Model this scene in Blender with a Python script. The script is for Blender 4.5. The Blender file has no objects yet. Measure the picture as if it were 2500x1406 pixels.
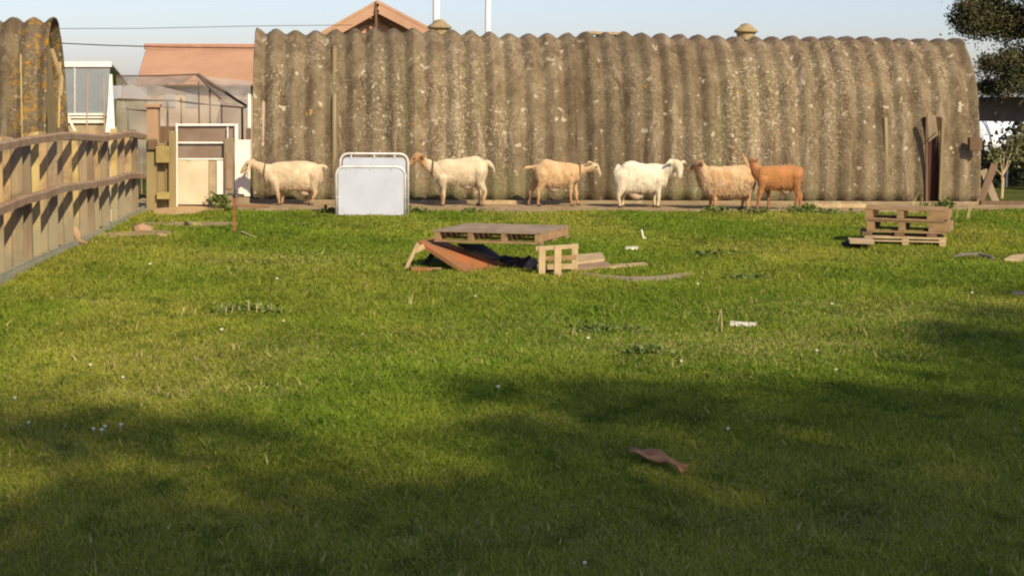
import bpy, bmesh, math, random
import numpy as np
from mathutils import Vector, Matrix, noise as mnoise
random.seed(7); RNG = np.random.default_rng(11)
SC = bpy.context.scene; COL = SC.collection
rad = math.radians
# ------------------------------------------------------------------ camera
FPX = 4000.0; EYE = 1.6
YAW = math.atan(375/FPX); PITCH = math.atan(457/FPX); ROLL = rad(.5)
RC = Matrix.Rotation(-YAW, 3, 'Z') @ Matrix.Rotation(math.pi/2-PITCH, 3, 'X') @ Matrix.Rotation(ROLL, 3, 'Z')
cam = bpy.data.cameras.new('camera'); co = bpy.data.objects.new('camera', cam); COL.objects.link(co)
cam.sensor_width = 36; cam.lens = 36*FPX/2500; cam.clip_end = 2000; cam.clip_start = .05
co.matrix_world = Matrix.Translation((0, 0, EYE)) @ RC.to_4x4(); SC.camera = co
# ------------------------------------------------------------------ light
SUN_AZ, SUN_EL = 26.0, 36.0          # the sun stands behind the viewer, to the right
S = Vector((math.sin(rad(SUN_AZ))*math.cos(rad(SUN_EL)), -math.cos(rad(SUN_AZ))*math.cos(rad(SUN_EL)), math.sin(rad(SUN_EL))))
W = bpy.data.worlds.new('World'); SC.world = W; W.use_nodes = True
nt = W.node_tree; nt.nodes.clear()
sky = nt.nodes.new('ShaderNodeTexSky'); sky.sky_type = 'NISHITA'; sky.sun_disc = False
sky.sun_elevation = rad(SUN_EL); sky.sun_rotation = math.atan2(S.x, S.y)
sky.air_density = 1.0; sky.dust_density = 1.0; sky.ozone_density = 3.6; sky.altitude = 0
bgn = nt.nodes.new('ShaderNodeBackground'); bgn.inputs[1].default_value = .10
wo = nt.nodes.new('ShaderNodeOutputWorld')
tn = nt.nodes.new('ShaderNodeMix'); tn.data_type = 'RGBA'; tn.blend_type = 'MULTIPLY'; tn.inputs[0].default_value = 1; tn.inputs[7].default_value = (1.09, .985, 1.07, 1)
nt.links.new(sky.outputs[0], tn.inputs[6]); nt.links.new(tn.outputs[2], bgn.inputs[0]); nt.links.new(bgn.outputs[0], wo.inputs[0])
sl = bpy.data.lights.new('sun', 'SUN'); sl.energy = 4.6; sl.angle = rad(.6); sl.color = (1, .83, .56)
so = bpy.data.objects.new('sun', sl); COL.objects.link(so)
so.rotation_euler = S.to_track_quat('Z', 'Y').to_euler()
SC.view_settings.view_transform = 'Standard'; SC.view_settings.look = 'None'
SC.view_settings.exposure = .5; SC.view_settings.gamma = 1
SC.render.engine = 'CYCLES'; SC.cycles.filter_width = 2.1; SC.cycles.max_bounces = 6; SC.cycles.transparent_max_bounces = 12

# ------------------------------------------------------------------ where a photo pixel lies in the place
def ray(px, py): return RC @ Vector(((px-1250)/FPX, (703-py)/FPX, -1))
def G(px, py, z=0):
    d = ray(px, py); t = (z-EYE)/d.z
    return Vector((0, 0, EYE)) + d*t
def P(px, py, Y):
    d = ray(px, py); return Vector((0, 0, EYE)) + d*(Y/d.y)
def PX(px, py, X):
    d = ray(px, py); return Vector((0, 0, EYE)) + d*(X/d.x)

# ------------------------------------------------------------------ materials
def material(name, c1, c2=None, scale=4, rough=.85, bump=.0, bscale=None, c3=None, c3scale=12, c3amt=.5,
             spec=.3, metal=0, stretch=(1, 1, 1), lo=.35, hi=.65, attr=None):
    m = bpy.data.materials.new(name); m.use_nodes = True; t = m.node_tree; b = t.nodes['Principled BSDF']
    b.inputs['Roughness'].default_value = rough; b.inputs['Metallic'].default_value = metal
    b.inputs['Specular IOR Level'].default_value = spec
    tc = t.nodes.new('ShaderNodeTexCoord'); mp = t.nodes.new('ShaderNodeMapping'); mp.inputs['Scale'].default_value = stretch
    t.links.new(tc.outputs['Object'], mp.inputs[0])
    def ns(sc, det=6, rg=.6):
        n = t.nodes.new('ShaderNodeTexNoise'); n.inputs['Scale'].default_value = sc
        n.inputs['Detail'].default_value = det; n.inputs['Roughness'].default_value = rg
        t.links.new(mp.outputs[0], n.inputs[0]); return n.outputs[0]
    def ramp(o, lo, hi):
        r = t.nodes.new('ShaderNodeMapRange'); r.inputs[1].default_value = lo; r.inputs[2].default_value = hi
        t.links.new(o, r.inputs[0]); return r.outputs[0]
    def mix(f, a, b_):
        x = t.nodes.new('ShaderNodeMix'); x.data_type = 'RGBA'
        t.links.new(f, x.inputs[0])
        for i, v in ((6, a), (7, b_)):
            if isinstance(v, tuple): x.inputs[i].default_value = (*v[:3], 1)
            else: t.links.new(v, x.inputs[i])
        return x.outputs[2]
    if attr:
        a = t.nodes.new('ShaderNodeAttribute'); a.attribute_name = attr; col = a.outputs[0]
        if c2:
            mu = t.nodes.new('ShaderNodeMix'); mu.data_type = 'RGBA'; mu.blend_type = 'MULTIPLY'; mu.inputs[0].default_value = 1
            t.links.new(col, mu.inputs[6]); t.links.new(mix(ramp(ns(scale), lo, hi), c1, c2), mu.inputs[7]); col = mu.outputs[2]
    else:
        col = mix(ramp(ns(scale), lo, hi), c1, c2 or tuple(x*.75 for x in c1))
    if c3:
        col = mix(ramp(ns(c3scale), c3amt, c3amt+.12), col, c3)
    t.links.new(col, b.inputs['Base Color'])
    if bump:
        bp = t.nodes.new('ShaderNodeBump'); bp.inputs['Strength'].default_value = 1; bp.inputs['Distance'].default_value = bump
        t.links.new(ns(bscale or scale*4), bp.inputs['Height']); t.links.new(bp.outputs[0], b.inputs['Normal'])
    m['_mix'] = 1
    return m
def tools(m):
    t = m.node_tree; b = t.nodes['Principled BSDF']
    tc = t.nodes.new('ShaderNodeTexCoord')
    def ns(sc, det=6, rg=.6, st=(1, 1, 1), kind='ShaderNodeTexNoise'):
        mp = t.nodes.new('ShaderNodeMapping'); mp.inputs['Scale'].default_value = st
        t.links.new(tc.outputs['Object'], mp.inputs[0])
        n = t.nodes.new(kind); n.inputs['Scale'].default_value = sc
        if kind == 'ShaderNodeTexNoise':
            n.inputs['Detail'].default_value = det; n.inputs['Roughness'].default_value = rg
        t.links.new(mp.outputs[0], n.inputs[0]); return n.outputs[0]
    def rr(o, lo, hi, a=0, b_=1):
        r = t.nodes.new('ShaderNodeMapRange'); r.inputs[1].default_value = lo; r.inputs[2].default_value = hi
        r.inputs[3].default_value = a; r.inputs[4].default_value = b_
        t.links.new(o, r.inputs[0]); return r.outputs[0]
    def mix(f, a, b_, mode='MIX'):
        x = t.nodes.new('ShaderNodeMix'); x.data_type = 'RGBA'; x.blend_type = mode
        if isinstance(f, float): x.inputs[0].default_value = f
        else: t.links.new(f, x.inputs[0])
        for i, v in ((6, a), (7, b_)):
            if isinstance(v, tuple): x.inputs[i].default_value = (*v, 1)
            else: t.links.new(v, x.inputs[i])
        return x.outputs[2]
    def mth(op, a, b_):
        x = t.nodes.new('ShaderNodeMath'); x.operation = op
        for i, v in ((0, a), (1, b_)):
            if isinstance(v, (int, float)): x.inputs[i].default_value = v
            else: t.links.new(v, x.inputs[i])
        return x.outputs[0]
    return t, b, tc, ns, rr, mix, mth

def hut_material(name, orange=0.0, seed=0.0, ox=0, low=.02):
    m = bpy.data.materials.new(name); m.use_nodes = True
    t, b, tc, ns, rr, mix, mth = tools(m)
    b.inputs['Roughness'].default_value = .95; b.inputs['Specular IOR Level'].default_value = .15
    base = mix(rr(ns(2.2+seed, 8, .7), .36, .64), (.142, .108, .064), (.248, .196, .121))
    base = mix(rr(ns(1.1, 4, .6, (1, 1, .35)), .55, .72), base, (.17, .145, .075))
    base = mix(rr(ns(5, 6, .65, (1, 1, .10)), .50, .64), base, (.115, .080, .048))  # dark upright streaks, colour standing in for weak corrugation shading
    base = mix(rr(ns(4.1, 6, .7, (1, 1, .14)), .56, .66), base, (.29, .235, .16))       # pale upright streaks, likewise imitating corrugation shading
    base = mix(rr(ns(9, 8, .75), .52, .70), base, (.095, .062, .036))                  # dark blotches
    # pale lichen speckle, dense on some crests
    sp = rr(ns(24, 6, .8), .53, .60); dens = rr(ns(1.0, 4, .65, (1, 1, .45)), .42, .60, .06, 1)
    base = mix(mth('MULTIPLY', sp, dens), base, (.44, .38, .27))
    sp2 = rr(ns(7.3, 3, .5), .66, .69)
    base = mix(mth('MULTIPLY', sp2, .8), base, (.50, .45, .34))
    vor = ns(5.5, kind='ShaderNodeTexVoronoi')
    rg = mth('MULTIPLY', rr(vor, .05, .11, 1, 0), rr(ns(2.1, 2, .5), .5, .56))
    base = mix(rg, base, (.60, .52, .38))
    sep = t.nodes.new('ShaderNodeSeparateXYZ'); t.links.new(tc.outputs['Object'], sep.inputs[0])
    # green algae low down
    g = mth('MULTIPLY', rr(sep.outputs[2], .05, .75, 1, 0), rr(ns(1.4, 4, .6), .40, .60))
    base = mix(mth('MULTIPLY', g, .75), base, (.175, .175, .085))
    # reddish brown up at the crown
    tp = mth('MULTIPLY', rr(sep.outputs[2], 2.0, 2.5, 0, 1), rr(ns(3, 4, .6), .38, .6))
    base = mix(mth('MULTIPLY', tp, .4), base, (.14, .100, .070))
    wn = t.nodes.new('ShaderNodeTexWhiteNoise'); wn.noise_dimensions = '1D'; t.links.new(mth('FLOOR', mth('DIVIDE', mth('ADD', sep.outputs[0], 5.74), 1.242), 0), wn.inputs['W'])
    base = mix(1.0, base, mix(wn.outputs[0], (.80, .80, .79), (1.12, 1.11, 1.10)), 'MULTIPLY')
    if orange:
        o = mth('MULTIPLY', rr(ns(6.5, 6, .7), .53, .58), rr(sep.outputs[0], ox-.25, ox+.02, 0, orange*.85))
        base = mix(o, base, (.36, .19, .03))
    else:
        base = mix(rr(ns(3.9, 3, .5), .735, .75), base, (.45, .20, .03))
    t.links.new(base, b.inputs['Base Color'])
    bp = t.nodes.new('ShaderNodeBump'); bp.inputs['Distance'].default_value = .035
    t.links.new(ns(26, 8, .7), bp.inputs['Height']); t.links.new(bp.outputs[0], b.inputs['Normal'])
    return m

M = {}
M['wood_grey'] = material('weathered_grey_wood', (.27, .21, .135), (.17, .125, .08), 6, bump=.004, stretch=(1, 1, .15))
M['rail'] = material('brown_rail_wood', (.22, .135, .08), (.29, .21, .14), 5, bump=.004)
def board_material(name, c1, c2):
    m = bpy.data.materials.new(name); m.use_nodes = True; t, b, tc, ns, rr, mix, mth = tools(m)
    b.inputs['Roughness'].default_value = .9
    c = mix(rr(ns(16, 7, .7, (1, 1, .12)), .35, .65), c1, c2); c = mix(rr(ns(3.1, 4, .6), .5, .62), c, tuple(x*.7 for x in c2))
    sep = t.nodes.new('ShaderNodeSeparateXYZ'); t.links.new(tc.outputs['Object'], sep.inputs[0])
    g = mth('MULTIPLY', rr(sep.outputs[2], .25, .70, 1, 0), rr(ns(2.3, 4, .6), .30, .5))
    c = mix(mth('MULTIPLY', g, .75), c, (.215, .200, .140)); t.links.new(c, b.inputs['Base Color'])
    bp = t.nodes.new('ShaderNodeBump'); bp.inputs['Distance'].default_value = .005
    t.links.new(ns(20, 6, .7, (1, 1, .15)), bp.inputs['Height']); t.links.new(bp.outputs[0], b.inputs['Normal']); return m
M['board'] = board_material('fence_board_wood', (.41, .285, .14), (.30, .21, .11))
M['board_grey'] = board_material('grey_fence_board_wood', (.30, .225, .13), (.21, .155, .10))
M['board_yellow'] = board_material('yellow_new_wood', (.46, .35, .14), (.36, .27, .11))
M['kick'] = material('algae_stained_gravel_board', (.20, .21, .15), (.27, .25, .18), 5, bump=.004)
M['pallet'] = material('pallet_wood', (.34, .22, .105), (.22, .14, .07), 5, bump=.003, c3=(.16, .12, .08), c3scale=9, c3amt=.58)
M['pallet_pale'] = material('pale_pallet_wood', (.46, .35, .19), (.34, .25, .14), 6, bump=.003, c3=(.24, .18, .11), c3scale=9, c3amt=.60)
M['pallet_top'] = material('grey_pallet_wood', (.30, .235, .16), (.20, .15, .105), 6, bump=.003)
M['rust'] = material('rusty_sheet', (.28, .125, .050), (.20, .10, .045), 5, bump=.003, c3=(.40, .115, .04), c3scale=2.6, c3amt=.50)
M['dark'] = material('dark_board_and_shade', (.022, .02, .024), (.04, .032, .03), 8)
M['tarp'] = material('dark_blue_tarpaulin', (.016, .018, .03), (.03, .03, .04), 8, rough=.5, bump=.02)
M['white_board'] = material('off_white_board', (.42, .46, .53), (.37, .40, .46), 2.6, rough=.55, bump=.004, bscale=3, c3=(.36, .36, .34), c3scale=7, c3amt=.62)
M['white_metal'] = material('white_painted_metal', (.82, .80, .74), (.70, .66, .58), 5, rough=.45)
M['galv'] = material('galvanised_tube', (.66, .65, .62), (.50, .48, .45), 14, rough=.45, metal=.25)
M['cream'] = material('cream_painted_board', (.58, .50, .36), (.46, .37, .24), 2.2, rough=.8, c3=(.30, .21, .10), c3scale=3.0, c3amt=.60, bump=.003)
M['white_ply'] = material('white_ply_board', (.78, .72, .64), (.70, .62, .53), 2, rough=.7)
M['olive_wood'] = material('algae_green_wood', (.27, .21, .095), (.19, .145, .07), 3, bump=.004, stretch=(1, 1, .25))
M['yellow_block'] = material('yellow_green_block', (.32, .26, .09), (.25, .19, .075), 7, bump=.004)
M['terracotta'] = material('terracotta_roof', (.37, .215, .135), (.43, .26, .165), 1.0, bump=.004)
M['terracotta_old'] = material('ridge_tile', (.33, .16, .11), (.38, .20, .13), 5)
M['orange_board'] = material('orange_stained_cladding', (.38, .18, .10), (.44, .23, .13), 2, bump=.003, stretch=(1, 1, 6))
M['render_wall'] = material('pale_render', (.42, .33, .24), (.35, .27, .2), 1.5)
M['salmon'] = material('salmon_brick', (.36, .22, .135), (.31, .20, .12), 5, bump=.004)
M['black_metal'] = material('dark_metal', (.05, .042, .035), (.09, .07, .05), 9, rough=.6)
M['rusty_iron'] = material('rusty_iron', (.27, .11, .045), (.17, .07, .03), 12, bump=.002)
M['glass_grey'] = material('dusty_greenhouse_glass', (.19, .22, .25), (.27, .29, .30), 1.2, rough=.25, spec=.5)
M['concrete'] = material('concrete', (.40, .32, .20), (.29, .22, .13), 4, bump=.006)
M['plinth'] = material('dirty_plinth', (.27, .20, .125), (.19, .15, .085), 3, bump=.012, bscale=14, c3=(.36, .31, .20), c3scale=6, c3amt=.56)
M['vent'] = material('mossy_vent_concrete', (.33, .26, .14), (.22, .17, .10), 9, bump=.01, c3=(.40, .30, .07), c3scale=8, c3amt=.55)
M['bark'] = material('pine_bark', (.13, .085, .055), (.07, .048, .035), 6, bump=.02, stretch=(1, 1, .3))
M['needles'] = material('pine_needles', (.026, .036, .013), (.080, .068, .022), 2.5, rough=.7)
M['leaf'] = material('broad_leaves', (.075, .10, .022), (.13, .15, .035), 2.5, rough=.65)
M['leaf_grey'] = material('grey_green_leaves', (.115, .125, .05), (.17, .17, .075), 1.5, rough=.8)
M['weed'] = material('weed_leaves', (.065, .10, .016), (.12, .15, .03), 6, rough=.6)
M['pole_white'] = material('white_flue', (.86, .86, .84), (.78, .78, .77), 2, rough=.35)
M['stone'] = material('sandy_stone', (.40, .27, .16), (.27, .17, .10), 9, bump=.01)
M['sheet_clear'] = material('mossy_clear_sheet', (.215, .170, .080), (.175, .135, .070), 3, rough=.5, stretch=(1, 1, .3))
M['clay'] = material('faded_pink_cloth', (.42, .21, .085), (.30, .14, .06), 12, bump=.006)
M['roof_dark'] = material('bitumen_felt', (.12, .10, .09), (.17, .14, .125), 3)
M['shed_board'] = material('dark_shed_board', (.16, .10, .06), (.10, .065, .04), 4, bump=.004, stretch=(6, 1, .4))
M['door'] = material('dark_brown_door', (.075, .030, .018), (.05, .022, .014), 5)
M['cable'] = material('black_cable', (.02, .02, .022))

def netting_material():
    m = bpy.data.materials.new('garden_netting'); m.use_nodes = True; t = m.node_tree; b = t.nodes['Principled BSDF']
    b.inputs['Base Color'].default_value = (.42, .37, .33, 1); b.inputs['Roughness'].default_value = .9
    tr = t.nodes.new('ShaderNodeBsdfTransparent'); mx = t.nodes.new('ShaderNodeMixShader')
    tc = t.nodes.new('ShaderNodeTexCoord'); n = t.nodes.new('ShaderNodeTexNoise'); n.inputs['Scale'].default_value = 1.3
    r = t.nodes.new('ShaderNodeMapRange'); r.inputs[1].default_value = .35; r.inputs[2].default_value = .65
    r.inputs[3].default_value = .24; r.inputs[4].default_value = .46
    t.links.new(tc.outputs['Object'], n.inputs[0]); t.links.new(n.outputs[0], r.inputs[0]); t.links.new(r.outputs[0], mx.inputs[0])
    t.links.new(tr.outputs[0], mx.inputs[1]); t.links.new(b.outputs[0], mx.inputs[2])
    t.links.new(mx.outputs[0], t.nodes['Material Output'].inputs[0]); return m
M['netting'] = netting_material()

# ------------------------------------------------------------------ object helpers
def obj(name, bm, m, parent=None, loc=None, smooth=False):
    """link a bmesh (built in world or local coordinates) as one mesh object; with loc, world coordinates are made local to it"""
    me = bpy.data.meshes.new(name)
    if isinstance(bm, bpy.types.Mesh): me = bm
    else:
        org = Vector(parent['_o']) if parent is not None and '_o' in parent else (Vector(loc) if loc is not None else None)
        if org is not None: bmesh.ops.translate(bm, verts=bm.verts, vec=-org)
        bmesh.ops.recalc_face_normals(bm, faces=bm.faces)
        bm.to_mesh(me); bm.free()
    for x in (m if isinstance(m, (list, tuple)) else [m]): me.materials.append(x)
    if smooth:
        for p in me.polygons: p.use_smooth = True
    o = bpy.data.objects.new(name, me); COL.objects.link(o)
    if parent is not None: o.parent = parent
    if parent is not None and '_o' in parent: o['_o'] = parent['_o']
    elif loc is not None: o.location = loc; o['_o'] = tuple(loc)
    return o
def tag(o, label=None, cat=None, group=None, kind=None):
    if label: o['label'] = label
    if cat: o['category'] = cat
    if group: o['group'] = group
    if kind: o['kind'] = kind
    return o
def thing(name, label, cat, loc, group=None):
    o = bpy.data.objects.new(name, None); COL.objects.link(o); o.location = loc; o['_o'] = tuple(loc)
    o.empty_display_size = .2
    return tag(o, label, cat, group)
def prism(bm, pts, ext, jit=0):
    """closed solid from a polygon (list of Vectors) and an extrusion vector"""
    a = [bm.verts.new(Vector(p)) for p in pts]; b = [bm.verts.new(Vector(p)+Vector(ext)) for p in pts]
    n = len(a); bm.faces.new(a); bm.faces.new(b[::-1])
    for i in range(n): bm.faces.new((a[i], b[i], b[(i+1) % n], a[(i+1) % n]))
def beam(bm, a, b, w, h, up=(0, 0, 1), bev=0.0):
    """rectangular bar from a to b, w wide, h high"""
    a, b = Vector(a), Vector(b); d = (b-a).normalized(); up = Vector(up)
    if abs(d.dot(up)) > .97: up = Vector((0, 1, 0))
    s = d.cross(up).normalized(); u = s.cross(d)
    c = bev if bev else min(w, h)*.08
    prof = [(-w/2+c, -h/2), (w/2-c, -h/2), (w/2, -h/2+c), (w/2, h/2-c), (w/2-c, h/2), (-w/2+c, h/2), (-w/2, h/2-c), (-w/2, -h/2+c)]
    prism(bm, [a+s*x+u*y for x, y in prof], b-a)
def tube(bm, pts, r, n=10, cap=True, rl=None):
    pts = [Vector(p) for p in pts]; rs = r if isinstance(r, (list, tuple)) else [r]*len(pts)
    rings = []; prev = None
    for i, p in enumerate(pts):
        d = (pts[min(i+1, len(pts)-1)]-pts[max(i-1, 0)]).normalized()
        if prev is None:
            s = d.cross(Vector((0, 0, 1)));
            if s.length < .2: s = d.cross(Vector((0, 1, 0)))
        else: s = prev - d*prev.dot(d)
        s.normalize(); prev = s; u = s.cross(d)
        rings.append([bm.verts.new(p+s*math.cos(k*2*math.pi/n)*rs[i]+u*math.sin(k*2*math.pi/n)*rs[i]) for k in range(n)])
    for a, b in zip(rings, rings[1:]):
        for k in range(n): bm.faces.new((a[k], a[(k+1) % n], b[(k+1) % n], b[k]))
    if cap: bm.faces.new(rings[0][::-1]); bm.faces.new(rings[-1])
def lathe(bm, c, prof, n=20):
    rings = [[bm.verts.new((c[0]+r*math.cos(2*math.pi*k/n), c[1]+r*math.sin(2*math.pi*k/n), c[2]+z)) for k in range(n)] for r, z in prof]
    for a, b in zip(rings, rings[1:]):
        for k in range(n): bm.faces.new((a[k], a[(k+1) % n], b[(k+1) % n], b[k]))
    bm.faces.new(rings[0][::-1]); bm.faces.new(rings[-1])
def BM(): return bmesh.new()
def np_mesh(name, verts, faces_n, loops, mat, col=None):
    """fast mesh from arrays: faces_n = verts per face array, loops = flat vertex index array"""
    me = bpy.data.meshes.new(name); me.vertices.add(len(verts)); me.vertices.foreach_set('co', np.asarray(verts, np.float32).ravel())
    me.loops.add(len(loops)); me.loops.foreach_set('vertex_index', np.asarray(loops, np.int32))
    me.polygons.add(len(faces_n)); st = np.concatenate([[0], np.cumsum(faces_n)[:-1]])
    me.polygons.foreach_set('loop_start', st.astype(np.int32))
    if col is not None:
        a = me.color_attributes.new('tint', 'FLOAT_COLOR', 'POINT')
        a.data.foreach_set('color', np.concatenate([col, np.ones((len(col), 1))], 1).astype(np.float32).ravel())
    me.update(calc_edges=True); me.materials.append(mat); return me
def vnoise(x, y, seed=0):
    """smooth value noise on arrays"""
    xi = np.floor(x).astype(np.int64); yi = np.floor(y).astype(np.int64); fx = x-xi; fy = y-yi
    fx = fx*fx*(3-2*fx); fy = fy*fy*(3-2*fy)
    def h(a, b):
        v = (a*374761393+b*668265263+seed*1442695041) & 0x7fffffff
        v = (v ^ (v >> 13))*1274126177 & 0x7fffffff
        return ((v ^ (v >> 16)) & 0xffff)/65535.
    return (h(xi, yi)*(1-fx)+h(xi+1, yi)*fx)*(1-fy)+(h(xi, yi+1)*(1-fx)+h(xi+1, yi+1)*fx)*fy
def fbm(x, y, seed=0):
    return (vnoise(x, y, seed)+.5*vnoise(x*2.1+5, y*2.1, seed+1)+.25*vnoise(x*4.3, y*4.3+9, seed+2))/1.75

# ------------------------------------------------------------------ ground
HY = 25.35                       # the foot of the hut wall
XL, XR = -1.62, 9.86             # hut ends
def strip_edge(x):               # where the turf ends and the trodden strip begins
    base = np.where(x > 8.3, 24.0, 23.35)
    return base + .35*(fbm(x*1.3, x*0+3., 5)-.5) + .22*(vnoise(x*5., x*0, 8)-.5)
def gz(x, y):
    return .05*(fbm(x*.5, y*.5, 3)-.5)*np.clip((y-2)/6, 0, 1)
def ground_material():
    m = bpy.data.materials.new('turf_soil'); m.use_nodes = True
    t, b, tc, ns, rr, mix, mth = tools(m)
    b.inputs['Roughness'].default_value = 1; b.inputs['Specular IOR Level'].default_value = .1
    c = mix(rr(ns(1.1), .38, .62), (.070, .100, .014), (.12, .13, .020))
    c = mix(rr(ns(14, 8, .75), .45, .62), c, (.040, .045, .010))
    t.links.new(c, b.inputs['Base Color'])
    bp = t.nodes.new('ShaderNodeBump'); bp.inputs['Distance'].default_value = .03
    t.links.new(ns(30, 8, .75), bp.inputs['Height']); t.links.new(bp.outputs[0], b.inputs['Normal']); return m
M['soil'] = ground_material()
xs = np.concatenate([[-900, -300, -80, -30, -12], np.arange(-8, 14.01, .2), [20, 40, 90, 300, 900]])
ys = np.concatenate([[-300, -80, -30, -8], np.arange(0, 30.01, .2), [35, 50, 90, 300, 1500]])
XX, YY = np.meshgrid(xs, ys); ZZ = gz(XX, YY)
ZZ[(YY > 22.6)] *= .0
nx, ny = len(xs), len(ys); V = np.stack([XX.ravel(), YY.ravel(), ZZ.ravel()-.012], 1)
i = np.arange((ny-1)*(nx-1)); r0 = (i//(nx-1))*nx + i % (nx-1)
L = np.stack([r0, r0+1, r0+nx+1, r0+nx], 1).ravel()
g = obj('ground', np_mesh('ground', V, np.full(len(r0), 4), L, M['soil']), M['soil'])
g.data.materials.pop(); tag(g, kind='structure')
# the trodden dirt strip at the foot of the hut
M['dirt'] = material('trodden_dirt', (.34, .25, .14), (.22, .155, .08), 3.5, bump=.03, bscale=22, c3=(.44, .34, .20), c3scale=5, c3amt=.55, rough=1)
M['sand'] = material('sandy_dirt', (.47, .33, .16), (.40, .26, .12), 4, bump=.01, bscale=25, rough=1)
bm = BM(); rows = []
for x in np.arange(-3.4, 16, .12):
    e = float(strip_edge(np.array([x]))[0]); row = []
    for k in range(14):
        y = e-.25+(26.2-e+.25)*k/13
        row.append(bm.verts.new((x, y, (-.02 if k == 0 else .004+.02*math.sin(min(k, 4)/4*1.57)+.012*mnoise.noise(Vector((x*2, y*2, 0)))))))
    rows.append(row)
for a, b in zip(rows, rows[1:]):
    for k in range(13): bm.faces.new((a[k], b[k], b[k+1], a[k+1]))
tag(obj('dirt_strip', bm, M['dirt'], smooth=True), kind='structure')

# ------------------------------------------------------------------ main corrugated hut
HW, HH, PITCHX = 1.42, 2.63, .3105
def hut_pt(x, t, x0, amp=.043, hw=HW, hh=HH, yb=HY, sq=2.25):
    """t 0..1 front foot to back foot"""
    a = math.pi*t
    cy = -math.cos(a); sy = math.sin(a)
    e = 2/sq
    py = math.copysign(abs(cy)**e, cy)*hw; pz = abs(sy)**e*hh
    n = Vector((0, math.copysign(abs(cy)**(2-e), cy)/hw, abs(sy)**(2-e)/hh)).normalized() if 0 < t < 1 else Vector((0, -1 if t < .5 else 1, 0))
    ph = 2*math.pi*(x-x0)/PITCHX
    w = amp*(.62*math.cos(ph)+.75*abs(math.cos(ph/2))-.38+.10*math.sin(x*3.7+1)*math.cos(ph))+.004*math.sin(x*9.1)
    return Vector((x, yb+hw+py, pz+.06)) + n*w
def make_shell(x0, x1, per=14, nt=65, seedv=0, sag=None, **kw):
    bm = BM(); nx = int(round((x1-x0)/PITCHX*per)); grid = []
    for i in range(nx+1):
        x = x0+(x1-x0)*i/nx; row = []
        for j in range(nt+1):
            t = j/nt
            p = hut_pt(x, t, x0, **kw)
            sheet = math.floor((x-x0)/(PITCHX*4)+.5*(j % 2 == 9))
            tj = t*5; fr = (tj+1e-6)-math.floor(tj+1e-6); lap = .055*fr if t < .5 else .055*(1-fr)
            n = Vector((0, p.y-(kw.get('yb', HY)+kw.get('hw', HW)), p.z)).normalized()
            p += n*(lap*-1+.02*mnoise.noise(Vector((x*.9, t*5, seedv)))+.010*mnoise.noise(Vector((x*7, t*30, seedv+4)))
                    + .012*math.sin(sheet*12.9+seedv)+.018*mnoise.noise(Vector((sheet*3.3, t*2.5, seedv))))
            if sag: p.z += sag(x, t)
            row.append(bm.verts.new(p))
        grid.append(row)
    for a, b in zip(grid, grid[1:]):
        for j in range(nt): bm.faces.new((a[j], a[j+1], b[j+1], b[j]))
    return bm
def solid(o, th, off=1):
    md = o.modifiers.new('thick', 'SOLIDIFY'); md.thickness = th; md.offset = -off
hut = thing('corrugated_hut', 'long round-roofed hut of lichen-speckled corrugated sheets behind the goats', 'hut', ((XL+XR)/2, HY, 0))
M['hut'] = hut_material('lichened_corrugated_sheet')
SLIT = (8.98, 9.17)
def wob(x, t): return .015*math.sin(x*1.7)+.05*max(0, t*2-1.2)
shell = make_shell(XL, XR, seedv=1.3, sag=wob)
# open the narrow doorway by removing the sheet there
oz = 1.28
kill = [f for f in shell.faces if SLIT[0] < f.calc_center_median().x < SLIT[1] and f.calc_center_median().z < oz and f.calc_center_median().y < HY+1]
bmesh.ops.delete(shell, geom=kill, context='FACES')
sh = obj('corrugated_shell', shell, M['hut'], hut, smooth=True); solid(sh, .014)
def end_wall(x, thick, mat, hw=HW, hh=HH, yb=HY, par=None, name='end_wall', sq=2.25):
    bm = BM(); pts = []
    for j in range(41):
        a = math.pi*j/40; cy = -math.cos(a); e = 2/sq
        pts.append(Vector((x, yb+hw+math.copysign(abs(cy)**e, cy)*(hw-.06), abs(math.sin(a))**e*(hh-.06)+.0)))
    prism(bm, pts, (thick, 0, 0)); return obj(name, bm, mat, par)
end_wall(XL+.12, .06, M['render_wall'], par=hut); end_wall(XR-.35, .06, M['shed_board'], par=hut)
bm = BM(); beam(bm, (XL-.1, HY-.03, .02), (XR+.1, HY-.03, .02), .14, .09); obj('concrete_plinth', bm, M['plinth'], hut)
# doorway: dark frame, light post, kinked flap of torn sheet
bm = BM(); beam(bm, (SLIT[1]+.02, HY-.055, .07), (SLIT[1]+.02, HY-.055, 1.38), .05, .05); obj('door_post', bm, M['sheet_clear'], hut)
bm = BM(); beam(bm, (SLIT[0]-.012, HY-.06, .07), (SLIT[0]-.06, HY-.055, 1.40), .03, .04); obj('door_jamb', bm, M['shed_board'], hut)
bm = BM(); prism(bm, [(SLIT[0], HY-.03, 1.0), (SLIT[1]-.04, HY-.03, 1.12), (SLIT[1]-.08, HY+.0, 1.42), (SLIT[0]-.02, HY+.01, 1.46)], (0, .02, 0)); obj('torn_flap', bm, M['wood_grey'], hut)
bm = BM(); tube(bm, [P(2262, 345, HY-.12), P(2284, 325, HY-.1)], .008); obj('bent_wire', bm, M['cable'], hut)
bm = BM(); prism(bm, [(SLIT[0]-.05, HY+.10, .0), (SLIT[1]+.05, HY+.10, .0), (SLIT[1]+.05, HY+.10, 1.4), (SLIT[0]-.05, HY+.10, 1.4)], (0, .03, 0)); obj('door', bm, M['door'], hut)
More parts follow.
